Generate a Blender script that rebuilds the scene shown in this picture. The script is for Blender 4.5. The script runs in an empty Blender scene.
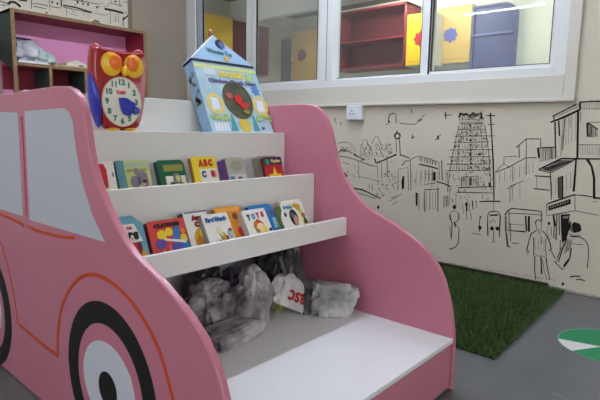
import bpy, math, random
import numpy as np
from mathutils import Vector, Matrix, Euler, noise

random.seed(7)
scene = bpy.context.scene
COL = scene.collection
D2R = math.radians

# ------------------------------------------------------------------ camera
F_PX = 506.577
VX = np.array([451.0, 62.0, -F_PX]); VX /= np.linalg.norm(VX)
VY = np.array([-580.0, 80.0, -F_PX]); VY /= np.linalg.norm(VY)
VZ = np.cross(VX, VY)
CAM_R = np.array([VX, VY, VZ])
CAM_P = np.array([0.0, 0.0, 1.0])

def ray(px, py):
    return CAM_R @ np.array([px - 300.0, -(py - 200.0), -F_PX])
def on_x(px, py, x):                      # photo measurement -> point on a wall x = const
    d = ray(px, py); t = (x - CAM_P[0]) / d[0]; return CAM_P + d * t
def on_y(px, py, y):
    d = ray(px, py); t = (y - CAM_P[1]) / d[1]; return CAM_P + d * t

cam_data = bpy.data.cameras.new('camera')
cam_data.sensor_width = 36.0
cam_data.lens = F_PX * 36.0 / 600.0
cam_data.clip_start = 0.02
cam = bpy.data.objects.new('camera', cam_data)
m = Matrix.Identity(4)
for i in range(3):
    for j in range(3):
        m[i][j] = CAM_R[i][j]
    m[i][3] = CAM_P[i]
cam.matrix_world = m
COL.objects.link(cam)
scene.camera = cam

# --------------------------------------------------------------- materials
def lin(c):
    c = c / 255.0
    return c / 12.92 if c <= 0.04045 else ((c + 0.055) / 1.055) ** 2.4
def rgb(r, g, b):
    return (lin(r), lin(g), lin(b), 1.0)

MATS = {}
def mat(name, col, rough=0.5, spec=0.4, metal=0.0, vary=0.0, vscale=6.0, bump=0.0, bscale=60.0, coat=0.0, col2=None):
    if name in MATS: return MATS[name]
    mt = bpy.data.materials.new(name); mt.use_nodes = True
    nt = mt.node_tree; b = nt.nodes['Principled BSDF']
    b.inputs['Base Color'].default_value = rgb(*col)
    b.inputs['Roughness'].default_value = rough
    b.inputs['Specular IOR Level'].default_value = spec
    b.inputs['Metallic'].default_value = metal
    b.inputs['Coat Weight'].default_value = coat
    tc = nt.nodes.new('ShaderNodeTexCoord')
    if vary or col2:
        n = nt.nodes.new('ShaderNodeTexNoise'); n.inputs['Scale'].default_value = vscale
        n.inputs['Detail'].default_value = 5.0
        nt.links.new(tc.outputs['Object'], n.inputs['Vector'])
        r = nt.nodes.new('ShaderNodeValToRGB')
        c1 = rgb(*col)
        if col2 is None:
            c2 = tuple(list(x * (1 - vary) for x in c1[:3]) + [1])
        else: c2 = rgb(*col2)
        r.color_ramp.elements[0].position = 0.35; r.color_ramp.elements[0].color = c2
        r.color_ramp.elements[1].position = 0.65; r.color_ramp.elements[1].color = c1
        nt.links.new(n.outputs['Fac'], r.inputs['Fac'])
        nt.links.new(r.outputs['Color'], b.inputs['Base Color'])
    if bump:
        n2 = nt.nodes.new('ShaderNodeTexNoise'); n2.inputs['Scale'].default_value = bscale
        n2.inputs['Detail'].default_value = 4.0
        nt.links.new(tc.outputs['Object'], n2.inputs['Vector'])
        bp = nt.nodes.new('ShaderNodeBump'); bp.inputs['Strength'].default_value = bump
        bp.inputs['Distance'].default_value = 0.01
        nt.links.new(n2.outputs['Fac'], bp.inputs['Height'])
        nt.links.new(bp.outputs['Normal'], b.inputs['Normal'])
    MATS[name] = mt
    return mt
def emit(name, col, strength):
    if name in MATS: return MATS[name]
    mt = bpy.data.materials.new(name); mt.use_nodes = True
    nt = mt.node_tree; b = nt.nodes['Principled BSDF']
    b.inputs['Base Color'].default_value = (0.8, 0.8, 0.8, 1)
    b.inputs['Emission Color'].default_value = (*col, 1)
    b.inputs['Emission Strength'].default_value = strength
    MATS[name] = mt; return mt
def glass(name, haze, refl_ior=1.5):
    mt = bpy.data.materials.new(name); mt.use_nodes = True
    nt = mt.node_tree
    for n in list(nt.nodes):
        if n.type != 'OUTPUT_MATERIAL': nt.nodes.remove(n)
    out = [n for n in nt.nodes if n.type == 'OUTPUT_MATERIAL'][0]
    tr = nt.nodes.new('ShaderNodeBsdfTransparent'); tr.inputs['Color'].default_value = (0.94, 0.96, 0.95, 1)
    gl = nt.nodes.new('ShaderNodeBsdfGlossy'); gl.inputs['Roughness'].default_value = 0.0
    df = nt.nodes.new('ShaderNodeBsdfDiffuse'); df.inputs['Color'].default_value = rgb(225, 225, 222)
    fr = nt.nodes.new('ShaderNodeFresnel'); fr.inputs['IOR'].default_value = refl_ior
    m1 = nt.nodes.new('ShaderNodeMixShader'); m1.inputs['Fac'].default_value = haze
    m2 = nt.nodes.new('ShaderNodeMixShader')
    nt.links.new(tr.outputs[0], m1.inputs[1]); nt.links.new(df.outputs[0], m1.inputs[2])
    geo = nt.nodes.new('ShaderNodeNewGeometry'); mu = nt.nodes.new('ShaderNodeMath'); mu.operation = 'MULTIPLY'
    inv = nt.nodes.new('ShaderNodeMath'); inv.operation = 'SUBTRACT'; inv.inputs[0].default_value = 1.0
    nt.links.new(geo.outputs['Backfacing'], inv.inputs[1]); nt.links.new(inv.outputs[0], mu.inputs[0])
    nt.links.new(fr.outputs[0], mu.inputs[1]); nt.links.new(mu.outputs[0], m2.inputs['Fac'])
    nt.links.new(m1.outputs[0], m2.inputs[1]); nt.links.new(gl.outputs[0], m2.inputs[2])
    nt.links.new(m2.outputs[0], out.inputs['Surface'])
    return mt

# ------------------------------------------------------------ mesh builder
class MB:
    def __init__(s): s.v = []; s.f = []
    def add(s, vs, fs):
        o = len(s.v); s.v += [tuple(map(float, v)) for v in vs]; s.f += [tuple(i + o for i in f) for f in fs]; return s
    def box(s, x0, x1, y0, y1, z0, z1):
        vs = [(x0,y0,z0),(x1,y0,z0),(x1,y1,z0),(x0,y1,z0),(x0,y0,z1),(x1,y0,z1),(x1,y1,z1),(x0,y1,z1)]
        return s.add(vs, [(3,2,1,0),(4,5,6,7),(0,1,5,4),(1,2,6,5),(2,3,7,6),(3,0,4,7)])
    def prism(s, poly, axis, a, b):
        # poly: 2-D outline; axis 'x' -> (y,z), 'y' -> (x,z), 'z' -> (x,y)
        def P(p, c):
            return (c, p[0], p[1]) if axis == 'x' else ((p[0], c, p[1]) if axis == 'y' else (p[0], p[1], c))
        n = len(poly)
        vs = [P(p, a) for p in poly] + [P(p, b) for p in poly]
        fs = [tuple(range(n)), tuple(range(2*n-1, n-1, -1))] + [(i, i+n, (i+1) % n + n, (i+1) % n) for i in range(n)]
        return s.add(vs, fs)
    def ring(s, c, r0, r1, axis, a, b, n=64, ry0=None, ry1=None):
        ry0 = ry0 or r0; ry1 = ry1 or r1
        def P(u, w, k):
            return (k, c[0]+u, c[1]+w) if axis == 'x' else ((c[0]+u, k, c[1]+w) if axis == 'y' else (c[0]+u, c[1]+w, k))
        vs = []
        for i in range(n):
            t = 2*math.pi*i/n; cs, sn = math.cos(t), math.sin(t)
            vs += [P(r0*cs, ry0*sn, a), P(r1*cs, ry1*sn, a), P(r1*cs, ry1*sn, b), P(r0*cs, ry0*sn, b)]
        fs = []
        for i in range(n):
            o = 4*i; q = 4*((i+1) % n)
            for k in range(4):
                fs.append((o+k, o+(k+1) % 4, q+(k+1) % 4, q+k))
        return s.add(vs, fs)
    def disc(s, c, rx, rz, axis, a, b, n=48):
        poly = [(c[0]+rx*math.cos(2*math.pi*i/n), c[1]+rz*math.sin(2*math.pi*i/n)) for i in range(n)]
        return s.prism(poly, axis, a, b)
    def ell(s, c, r, nu=24, nv=14, sq=1.0):
        vs = []; 
        for j in range(nv+1):
            ph = -math.pi/2 + math.pi*j/nv
            for i in range(nu):
                th = 2*math.pi*i/nu
                x, y, z = math.cos(ph)*math.cos(th), math.cos(ph)*math.sin(th), math.sin(ph)
                f = lambda q: math.copysign(abs(q)**sq, q)
                vs.append((c[0]+r[0]*f(x), c[1]+r[1]*f(y), c[2]+r[2]*f(z)))
        fs = [(j*nu+i, j*nu+(i+1) % nu, (j+1)*nu+(i+1) % nu, (j+1)*nu+i) for j in range(nv) for i in range(nu)]
        return s.add(vs, fs)
    def tube(s, pts, r, n=8, cap=True):
        pts = [Vector(p) for p in pts]; rings = []
        for i, p in enumerate(pts):
            d = (pts[min(i+1, len(pts)-1)] - pts[max(i-1, 0)]).normalized()
            u = d.orthogonal().normalized(); w = d.cross(u)
            rings.append([tuple(p + (u*math.cos(2*math.pi*k/n) + w*math.sin(2*math.pi*k/n))*r) for k in range(n)])
        vs = [q for rr in rings for q in rr]; m_ = len(pts)
        fs = [(i*n+k, i*n+(k+1) % n, (i+1)*n+(k+1) % n, (i+1)*n+k) for i in range(m_-1) for k in range(n)]
        if cap: fs += [tuple(range(n-1, -1, -1)), tuple((m_-1)*n+k for k in range(n))]
        return s.add(vs, fs)
    def build(s, name, material, parent=None, smooth=False, bevel=0.0, loc=None, off=(0,0,0), segs=2):
        me = bpy.data.meshes.new(name)
        vs = [(v[0]-off[0], v[1]-off[1], v[2]-off[2]) for v in s.v]
        me.from_pydata(vs, [], s.f); me.validate(); me.update()
        import bmesh
        bm = bmesh.new(); bm.from_mesh(me); bmesh.ops.recalc_face_normals(bm, faces=bm.faces); bm.to_mesh(me); bm.free()
        if smooth:
            for p in me.polygons: p.use_smooth = True
        me.materials.append(material)
        o = bpy.data.objects.new(name, me); COL.objects.link(o)
        if loc: o.location = loc
        if parent: o.parent = parent
        if bevel:
            bv = o.modifiers.new('bevel', 'BEVEL'); bv.width = bevel; bv.segments = segs; bv.limit_method = 'ANGLE'; bv.angle_limit = D2R(40)
            if segs > 2:
                for p in me.polygons: p.use_smooth = True
                wn = o.modifiers.new('wn', 'WEIGHTED_NORMAL')
        return o

def tag(o, label, cat, group=None, kind=None):
    o['label'] = label; o['category'] = cat
    if group: o['group'] = group
    if kind: o['kind'] = kind
    return o
def thing(name, label, cat, loc=(0,0,0), rot=(0,0,0), group=None):
    o = bpy.data.objects.new(name, None); o.empty_display_size = 0.1
    COL.objects.link(o); o.location = loc; o.rotation_euler = rot
    return tag(o, label, cat, group)
def struct(o): o['kind'] = 'structure'; return o

def text_part(name, s, size, material, parent, pos, width=None, weight=0.0, rotz=0.0, depth=0.0006, tilt=None):
    """lettering standing in the local x-z plane, reading from -y; pos = centre"""
    cu = bpy.data.curves.new(name, 'FONT'); cu.body = s; cu.size = size; cu.align_x = 'CENTER'; cu.align_y = 'CENTER'
    cu.extrude = depth; cu.offset = weight; cu.resolution_u = 3
    t = bpy.data.objects.new('tmp_text', cu); COL.objects.link(t)
    dg = bpy.context.evaluated_depsgraph_get(); dg.update()
    me = bpy.data.meshes.new_from_object(t.evaluated_get(dg))
    bpy.data.objects.remove(t); bpy.data.curves.remove(cu)
    me.name = name
    xs = [v.co.x for v in me.vertices]
    sc = 1.0
    if width and xs: sc = width / (max(xs)-min(xs))
    c, sn = math.cos(rotz), math.sin(rotz)
    for v in me.vertices:
        x, y, z = v.co.x*sc, v.co.y, v.co.z
        x, y = x*c - y*sn, x*sn + y*c
        v.co = (x + pos[0], -z + pos[1], y + pos[2])
    me.update(); me.materials.clear(); me.materials.append(material)
    o = bpy.data.objects.new(name, me); COL.objects.link(o); o.parent = parent
    return o

# paint materials
PINK = mat('pink_paint', (197, 122, 144), 0.27, 0.5, vary=0.05, vscale=3)
WHITE_LAM = mat('white_laminate', (226, 226, 224), 0.42, 0.4, vary=0.02, vscale=4)
STEP_WHITE = mat('step_white_laminate', (228, 229, 232), 0.35, 0.45, vary=0.02, vscale=5)
GREYPAINT = mat('pale_grey_window_paint', (190, 195, 206), 0.5)
ORANGE = mat('orange_line_paint', (196, 74, 30), 0.5)
BLACKP = mat('black_paint', (16, 16, 18), 0.5)
HUBWHITE = mat('hub_white_paint', (205, 208, 222), 0.5)
CREAM = mat('cream_wall_paint', (213, 207, 190), 0.75, 0.2, vary=0.05, vscale=1.5, bump=0.05, bscale=25)
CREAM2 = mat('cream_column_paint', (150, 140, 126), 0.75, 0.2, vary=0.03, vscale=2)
TRIMW = mat('cream_gloss_trim', (206, 203, 193), 0.45, 0.4)
UPVC = mat('white_window_frame', (219, 222, 222), 0.35, 0.45)
RUBBER = mat('black_gasket', (22, 24, 26), 0.6)
INK = mat('black_mural_ink', (36, 34, 33), 0.8, 0.1)
INKG = mat('grey_mural_ink', (92, 89, 84), 0.8, 0.1)
INKL = mat('faint_mural_ink', (140, 136, 126), 0.8, 0.1)

# ---------------------------------------------------------------- setting
XW = 3.51        # mural wall
YB = 4.90        # back wall
XL, YF, ZC = -2.4, -2.7, 2.9

def floor_mat():
    mt = bpy.data.materials.new('grey_polished_floor'); mt.use_nodes = True
    nt = mt.node_tree; b = nt.nodes['Principled BSDF']
    tc = nt.nodes.new('ShaderNodeTexCoord')
    n = nt.nodes.new('ShaderNodeTexNoise'); n.inputs['Scale'].default_value = 2.2; n.inputs['Detail'].default_value = 8; n.inputs['Roughness'].default_value = 0.65
    r = nt.nodes.new('ShaderNodeValToRGB')
    r.color_ramp.elements[0].position = 0.3; r.color_ramp.elements[0].color = rgb(92, 94, 98)
    r.color_ramp.elements[1].position = 0.75; r.color_ramp.elements[1].color = rgb(110, 113, 118)
    nt.links.new(tc.outputs['Object'], n.inputs['Vector']); nt.links.new(n.outputs['Fac'], r.inputs['Fac'])
    # pale scuffs
    n2 = nt.nodes.new('ShaderNodeTexNoise'); n2.inputs['Scale'].default_value = 5.0; n2.inputs['Detail'].default_value = 3
    mp = nt.nodes.new('ShaderNodeMapping'); mp.inputs['Scale'].default_value = (3, 0.7, 1); mp.inputs['Rotation'].default_value = (0, 0, 0.6)
    nt.links.new(tc.outputs['Object'], mp.inputs['Vector']); nt.links.new(mp.outputs['Vector'], n2.inputs['Vector'])
    r2 = nt.nodes.new('ShaderNodeValToRGB')
    r2.color_ramp.elements[0].position = 0.68; r2.color_ramp.elements[0].color = (0, 0, 0, 1)
    r2.color_ramp.elements[1].position = 0.80; r2.color_ramp.elements[1].color = (0.35, 0.35, 0.35, 1)
    nt.links.new(n2.outputs['Fac'], r2.inputs['Fac'])
    mx = nt.nodes.new('ShaderNodeMixRGB'); mx.inputs['Color2'].default_value = rgb(178, 180, 184)
    nt.links.new(r2.outputs['Color'], mx.inputs['Fac']); nt.links.new(r.outputs['Color'], mx.inputs['Color1'])
    nt.links.new(mx.outputs['Color'], b.inputs['Base Color'])
    b.inputs['Roughness'].default_value = 0.32; b.inputs['Specular IOR Level'].default_value = 0.45
    return mt
FLOOR = floor_mat()
struct(MB().box(XL-0.2, 6.5, YF-0.2, 6.0, -0.12, 0.0).build('floor', FLOOR))
CEIL = mat('white_ceiling_paint', (214, 212, 204), 0.85, 0.1)
struct(MB().box(XL-0.2, XW+0.12, YF-0.2, YB+0.2, ZC, ZC+0.1).build('ceiling', CEIL))

# mural wall with its window opening (opening y 0.93..4.66, z 1.375..2.62)
WY0, WY1, WZ0, WZ1 = 0.905, 4.78, 1.37, 2.62
wr = MB()
wr.box(XW, XW+0.12, YF, WY0, 0, ZC).box(XW, XW+0.12, WY1, YB+0.1, 0, ZC)
wr.box(XW, XW+0.12, WY0, WY1, 0, WZ0).box(XW, XW+0.12, WY0, WY1, WZ1, ZC)
wall_right = struct(wr.build('wall_right', CREAM))
wall_back = struct(MB().box(XL-0.1, XW, YB, YB+0.1, 0, ZC).build('wall_back', CREAM))
# left and front walls with daylight openings
wl = MB()
wl.box(XL-0.1, XL, YF, -1.9, 0, ZC).box(XL-0.1, XL, -0.4, 0.6, 0, ZC).box(XL-0.1, XL, 3.2, YB, 0, ZC)
wl.box(XL-0.1, XL, -1.9, -0.4, 0, 0.9).box(XL-0.1, XL, -1.9, -0.4, 2.3, ZC).box(XL-0.1, XL, 0.6, 3.2, 0, 1.0).box(XL-0.1, XL, 0.6, 3.2, 2.2, ZC)
struct(wl.build('wall_left', CREAM))
wf = MB()
wf.box(XL, -1.6, YF-0.1, YF, 0, ZC).box(2.2, XW, YF-0.1, YF, 0, ZC).box(-1.6, 2.2, YF-0.1, YF, 2.4, ZC).box(-1.6, 2.2, YF-0.1, YF, 0, 0.95)
struct(wf.build('wall_front', CREAM))
# column in the back corner
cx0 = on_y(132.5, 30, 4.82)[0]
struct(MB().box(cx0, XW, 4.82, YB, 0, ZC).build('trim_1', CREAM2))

# boxed window surround with ledge
SY0, SY1 = 0.838, 4.82
sr = MB()
sr.box(XW-0.022, XW, SY0, WY0, 1.225, ZC).box(XW-0.022, XW, WY0, WY1, 1.225, WZ0).box(XW-0.022, XW, WY0, WY1, WZ1, ZC)
struct(sr.build('trim_2', TRIMW, bevel=0.004))
struct(MB().box(XW-0.045, XW, SY0-0.004, SY1, 1.203, 1.226).build('trim_3', TRIMW, bevel=0.006))
# dark strip along the wall foot behind the grass
BLK = mat('black_strip', (20, 20, 19), 0.6)
struct(MB().box(XW-0.035, XW, 0.90, YB, 0.0, 0.032).build('wall_foot_strip', BLK))
KERB = mat('pale_skirting', (196, 192, 178), 0.6, vary=0.15, vscale=20)
struct(MB().box(XW-0.02, XW, YF, 0.86, 0.0, 0.03).build('trim_4', KERB, bevel=0.008))

# ------------------------------------------------------------- window_1
win = bpy.data.objects.new('window_1', None); COL.objects.link(win); win.location = (XW, 0, 0); struct(win)
def wpart(mb, name, mt, bevel=0.003):
    return mb.build(name, mt, win, bevel=bevel, off=(XW, 0, 0))
fr = MB()
fr.box(XW-0.012, XW+0.10, WY0, 0.975, WZ0, WZ1).box(XW-0.012, XW+0.10, 4.63, WY1, WZ0, WZ1)
fr.box(XW-0.012, XW+0.10, 0.975, 4.63, WZ0, 1.425).box(XW-0.012, XW+0.10, 0.975, 4.63, 2.56, WZ1)
fr.box(XW-0.012, XW+0.10, 2.745, 2.895, 1.425, 2.56)          # wide centre mullion
wpart(fr, 'window_frame', UPVC)
GLASS_H = glass('hazy_glass', 0.09)  # more white diffuse mixed in than in the clear panes
GLASS_C = glass('clear_glass', 0.03)
def sash(y0, y1, xo, g, wr=0.04, w=0.04):
    f = MB()
    f.box(xo, xo+0.03, y0, y0+wr, 1.42, 2.56).box(xo, xo+0.03, y1-w, y1, 1.42, 2.56)
    f.box(xo, xo+0.03, y0+wr, y1-w, 1.42, 1.45).box(xo, xo+0.03, y0+wr, y1-w, 2.52, 2.56)
    s_ = f.build('sash', UPVC, win, bevel=0.002, off=(XW, 0, 0))
    gk = MB()
    e = 0.005
    gk.box(xo-0.001, xo+0.02, y0+wr, y0+wr+e, 1.45, 2.52).box(xo-0.001, xo+0.02, y1-w-e, y1-w, 1.45, 2.52).box(xo-0.001, xo+0.02, y0+wr, y1-w, 1.448, 1.452)
    gk.build('gasket', RUBBER, s_, off=(XW, 0, 0))
    MB().box(xo+0.012, xo+0.015, y0+wr, y1-w, 1.45, 2.52).build('glass_pane', g, s_, off=(XW, 0, 0))
sash(0.965, 1.87, XW+0.025, GLASS_H, .046, .026)
sash(1.845, 2.80, XW+0.06, GLASS_C, .10, .037)
sash(2.90, 3.76, XW+0.025, GLASS_H, .037, .045)
sash(3.80, 4.64, XW+0.06, GLASS_C, .098, .045)
wpart(MB().box(XW+0.018, XW+0.0245, 1.848, 1.861, 1.425, 2.56), 'sliding_gasket', RUBBER, 0)
wpart(MB().box(XW-0.0125, XW-0.005, 2.80, 2.808, 1.425, 2.56), 'mullion_seam', mat('grey_seam', (120, 124, 128), 0.6), 0)
wpart(MB().box(XW+0.0, XW+0.06, 4.600, 4.64, 1.425, 2.56), 'jamb_liner', mat('grey_aluminium_liner', (150, 154, 160), 0.4), 0)

# ---------------------------------------------------- room behind the glass
X2 = 6.38
OW = mat('pale_green_white_wall', (226, 230, 218), 0.8, 0.15)
struct(MB().box(X2, X2+0.1, -1.5, 5.9, 0, 2.85).build('wall_far', OW))
struct(MB().box(XW+0.12, X2+0.1, 5.8, 5.9, 0, 2.85).build('wall_end', mat('dull_white_wall', (206, 204, 192), 0.8, 0.15)))
struct(MB().box(XW+0.12, X2+0.1, -1.6, -1.5, 0, 2.85).build('wall_side', OW))
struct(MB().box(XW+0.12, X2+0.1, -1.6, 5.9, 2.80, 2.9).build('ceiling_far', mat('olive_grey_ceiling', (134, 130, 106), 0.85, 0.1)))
struct(MB().box(5.0, 5.10, -1.5, 5.8, 2.49, 2.80).build('trim_5', mat('grey_white_beam', (204, 206, 204), 0.7)))

YEL = mat('yellow_gloss_paint', (238, 196, 30), 0.4, 0.4)
YELP = mat('reflection_pale_yellow', (226, 190, 106), 0.45, 0.4)  # paleness of the pane's reflection put into the door's yellow
MAROON = mat('maroon_paint', (132, 28, 40), 0.45, 0.4, vary=0.1, vscale=2)
MAROOND = mat('dull_maroon_paint', (104, 36, 44), 0.5, 0.3)
BLUEW = mat('slate_blue_paint', (84, 94, 148), 0.45, 0.4, vary=0.25, vscale=3)
FLWR_R = mat('red_flower_cutout', (176, 26, 38), 0.5)
FLWR_B = mat('blue_flower_cutout', (96, 104, 190), 0.5)

def flower(r, n=8, amp=0.14, c=(0, 0), k=64):
    return [(c[0]+r*(1+amp*math.cos(n*2*math.pi*i/k))*math.cos(2*math.pi*i/k), c[1]+r*(1+amp*math.cos(n*2*math.pi*i/k))*math.sin(2*math.pi*i/k)) for i in range(k)]

def door_on_x(x, y0, y1, z0, z1, mt, fl, name, label, group=None, fc=None, knob=True):
    t = thing(name, label, 'cabinet', (x, (y0+y1)/2, z0), group=group); o_ = (x, (y0+y1)/2, z0)
    MB().box(x+0.02, X2, y0, y1, z0, z1).build('carcass', OW, t, off=o_)
    d_ = MB().box(x, x+0.02, y0+0.004, y1-0.004, z0+0.004, z1-0.004).build('door', mt, t, bevel=0.003, off=o_)
    mz = 0.05
    for zz in (z0+mz, z1-mz): MB().box(x-0.002, x+0.002, y0+0.05, y1-0.05, zz-0.005, zz+0.005).build('door_moulding', mat('ochre_moulding', (196, 158, 60), 0.5), d_, off=o_)
    c = fc or ((y0+y1)/2, (z0+z1)/2)
    MB().prism(flower(0.085, c=c), 'x', x-0.008, x+0.002).build('flower_cutout', fl, d_, off=o_)
    if knob: MB().ell((x-0.015, y1-0.04, (z0+z1)/2-0.04), (0.015, 0.012, 0.02)).build('knob', UPVC, d_, smooth=True, off=o_)
    return t
XC = 6.0
# open maroon cabinet
y0, y1, z0, z1 = on_x(405.5, 40, XC)[1], on_x(335, 40, XC)[1]+0.02, 1.865, 2.67
t = thing('wall_cabinet', 'open maroon wall cabinet with one shelf, seen through the second window pane from the right', 'cabinet', (XC, (y0+y1)/2, z0)); o_ = (XC, (y0+y1)/2, z0)
MB().box(XC, X2, y0, y0+0.03, z0, z1).build('side', MAROON, t, off=o_); MB().box(XC, X2, y1-0.03, y1, z0, z1).build('side', MAROON, t, off=o_)
MB().box(XC, X2, y0, y1, z1-0.03, z1).build('top', MAROON, t, off=o_)
MB().box(XC, X2, y0, y1, z0, z0+0.03).build('bottom', MAROON, t, off=o_)
MB().box(XC+0.02, X2, y0+0.03, y1-0.03, 2.235, 2.26).build('shelf', MAROON, t, off=o_)
MB().box(X2-0.012, X2, y0+0.03, y1-0.03, z0+0.03, z1-0.03).build('back_panel', MAROOND, t, off=o_)
# doors beside it
ya1, ya0, yb0 = y0-0.01, on_x(432.5, 40, XC)[1], on_x(470.5, 40, XC)[1]
door_on_x(XC, ya0+0.002, ya1, 1.852, 2.50, YEL, FLWR_R, 'wall_cabinet', 'bright yellow cabinet with a red flower, right of the open maroon cabinet', fc=(on_x(420.5, 40, XC)[1], 2.18), knob=False)
XC2 = 6.28
door_on_x(XC2, on_x(470.5, 40, XC2)[1], on_x(431, 40, XC2)[1], 1.881, 2.591, YELP, FLWR_B, 'wall_cabinet', 'yellow cabinet with a blue flower on its door, left of the blue cabinet')
# blue board-fronted cabinet with a rounded corner
XB = 6.29; y1 = on_x(470.8, 40, XB)[1]; y0 = on_x(515, 40, XB)[1]; z0, z1 = on_x(495, 67, XB)[2], on_x(495, 3.5, XB)[2]
t = thing('wall_cabinet', 'slate blue open wall cabinet with a rounded top corner, behind the right window pane', 'cabinet', (XB, (y0+y1)/2, z0)); o_ = (XB, (y0+y1)/2, z0)
rr = 0.16
poly = [(y1, z0), (y1, z1)] + [(y0+rr-rr*math.sin(a), z1-rr+rr*math.cos(a)) for a in [i*math.pi/16 for i in range(9)]] + [(y0, z0)]
MB().prism(poly, 'x', XB+0.03, X2-.001).build('back_panel', BLUEW, t, off=o_)
inn = [(y1-0.025, z0+0.025), (y1-0.025, z1-0.025)] + [(y0+rr-(rr-0.025)*math.sin(a), z1-rr+(rr-0.025)*math.cos(a)) for a in [i*math.pi/16 for i in range(9)]] + [(y0+0.025, z0+0.025)]
rim = MB(); n = len(poly)
rim.add([(XB, *p) for p in poly]+[(XB, *p) for p in inn]+[(XB+0.03, *p) for p in poly]+[(XB+0.03, *p) for p in inn],
        [f for i in range(n) for f in ((i, (i+1) % n, n+(i+1) % n, n+i), (i, 2*n+i, 2*n+(i+1) % n, (i+1) % n), (n+i, n+(i+1) % n, 3*n+(i+1) % n, 3*n+i))])
rim.build('rim', BLUEW, t, off=o_)
zs_ = on_x(495, 33, XB)[2]
MB().box(XB+0.004, XB+0.03, y0+0.025, y1-0.025, zs_-.014, zs_+.014).build('shelf', mat('blue_shelf_edge', (110, 120, 178), 0.4), t, off=o_)
MB().ell((XB-0.006, on_x(481.5, 60, XB)[1], on_x(481.5, 60, XB)[2]), (0.012, 0.014, 0.014)).build('knob', BLACKP, t, smooth=True, off=o_)
# yellow cabinet in the corner, behind pane three
y0, y1 = on_x(322, 60, XC)[1], on_x(291, 60, XC)[1]
door_on_x(XC, y0, y1, 1.76, 2.51, mat('dull_yellow_paint', (206, 172, 92), 0.5), mat('purple_flower_cutout', (120, 48, 66), 0.5), 'wall_cabinet', 'dull yellow cabinet with a small dark flower, behind the hazy pane', fc=(on_x(302, 53, XC)[1], 2.14))
MB_ = MB().box(XC+0.06, X2-.002, y1+0.005, y1+0.28, 0.0, 2.42)
tag(MB_.build('tall_cupboard', mat('grey_board', (120, 122, 126), 0.6), bevel=0.02), 'dark grey cupboard end left of the dull yellow cabinet, behind the hazy pane', 'cupboard')
# doors on the end wall
YE = 5.8
for (pxa, pxb, mt, lab, zt, zb) in ((204, 233, YEL, 'plain yellow cupboard on the end wall, behind the roof of the play box', 2.50, 1.95),
                                    (233, 269, MAROOND, 'plain maroon cupboard on the end wall, behind the slim white mullion', 2.49, 1.80)):
    xa, xb = on_y(pxa, 30, YE-0.3)[0], on_y(pxb, 30, YE-0.3)[0]
    t = thing('wall_cupboard', lab, 'cupboard', ((xa+xb)/2, YE-0.3, zb)); o_ = ((xa+xb)/2, YE-0.3, zb)
    MB().box(xa, xb, YE-0.28, YE, zb, zt).build('carcass', mt, t, off=o_)
    MB().box(xa+0.004, xb-0.004, YE-0.3, YE-0.28, zb+0.004, zt-0.004).build('door', mt, t, bevel=0.004, off=o_)
    MB().box(xa-0.01, xb+0.0, YE-0.305, YE, zt, zt+0.02).build('cornice', TRIMW, t, off=o_)

# ------------------------------------------------------------------- mural
class Strokes:
    def __init__(s, to3, nrm, off): s.mb = {0: MB(), 1: MB(), 2: MB()}; s.to3 = to3; s.n = np.array(nrm, float); s.off = off; s.k = 0
    def line(s, pts, w=0.8, ink=0, jit=0.0):
        P = [s.to3(x+random.uniform(-jit, jit), y+random.uniform(-jit, jit)) for x, y in pts]
        s.k += 1
        off = s.n * (s.off + 0.00002*(s.k % 40))
        L = 0
        lft, rgt = [], []
        for i, p in enumerate(P):
            d = P[min(i+1, len(P)-1)] - P[max(i-1, 0)]
            d = d/(np.linalg.norm(d)+1e-9)
            q = np.cross(s.n, d)
            dist = np.dot(p-CAM_P, -CAM_R[:, 2] if False else (CAM_R @ np.array([0, 0, -1.0])))
            hw = 0.5*w*dist/F_PX*(0.75+0.5*random.random())
            lft.append(p+q*hw+off); rgt.append(p-q*hw+off)
        n_ = len(P)
        s.mb[ink].add(lft+rgt, [(i, i+1, n_+i+1, n_+i) for i in range(n_-1)])
    def fill(s, pts, ink=0):
        s.k += 1
        P = [s.to3(x, y)+s.n*(s.off+0.00002*(s.k % 40)) for x, y in pts]
        s.mb[ink].add(P, [tuple(range(len(P)))])
    def blob(s, c, rx, ry, ink=0, n=14):
        s.fill([(c[0]+rx*math.cos(2*math.pi*i/n)*random.uniform(.85, 1.1), c[1]+ry*math.sin(2*math.pi*i/n)*random.uniform(.85, 1.1)) for i in range(n)], ink)
    def beads(s, pts, step, r, ink=0):
        for (a, b) in zip(pts[:-1], pts[1:]):
            L = math.hypot(b[0]-a[0], b[1]-a[1]); k = max(1, int(L/step))
            for i in range(k):
                t_ = i/k; s.blob((a[0]+(b[0]-a[0])*t_, a[1]+(b[1]-a[1])*t_), r*random.uniform(.7, 1.2), r*random.uniform(.7, 1.2), ink, 7)
    def hatch(s, x0, x1, ya, yb, step, w, ink=1, lean=0.0):
        x = x0
        while x < x1:
            t_ = (x-x0)/(x1-x0+1e-6)
            y_0 = ya[0]+(ya[1]-ya[0])*t_; y_1 = yb[0]+(yb[1]-yb[0])*t_
            s.line([(x, y_0), (x+lean, y_1)], w*random.uniform(.6, 1.3), ink, 0.2); x += step*random.uniform(.7, 1.3)
    def build(s, parent, off=(0, 0, 0)):
        for k, (nm, mt) in {0: ('mural_black_ink', INK), 1: ('mural_grey_ink', INKG), 2: ('mural_faint_ink', INKL)}.items():
            me = bpy.data.meshes.new(nm); mb = s.mb[k]
            if not mb.v: continue
            me.from_pydata([tuple(np.array(v)-np.array(off)) for v in mb.v], [], mb.f); me.update(); me.materials.append(mt)
            o = bpy.data.objects.new(nm, me); COL.objects.link(o); o.parent = parent

S = Strokes(lambda x, y: on_x(x, y, XW), (-1, 0, 0), 0.0012)
Ln = S.line
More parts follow.
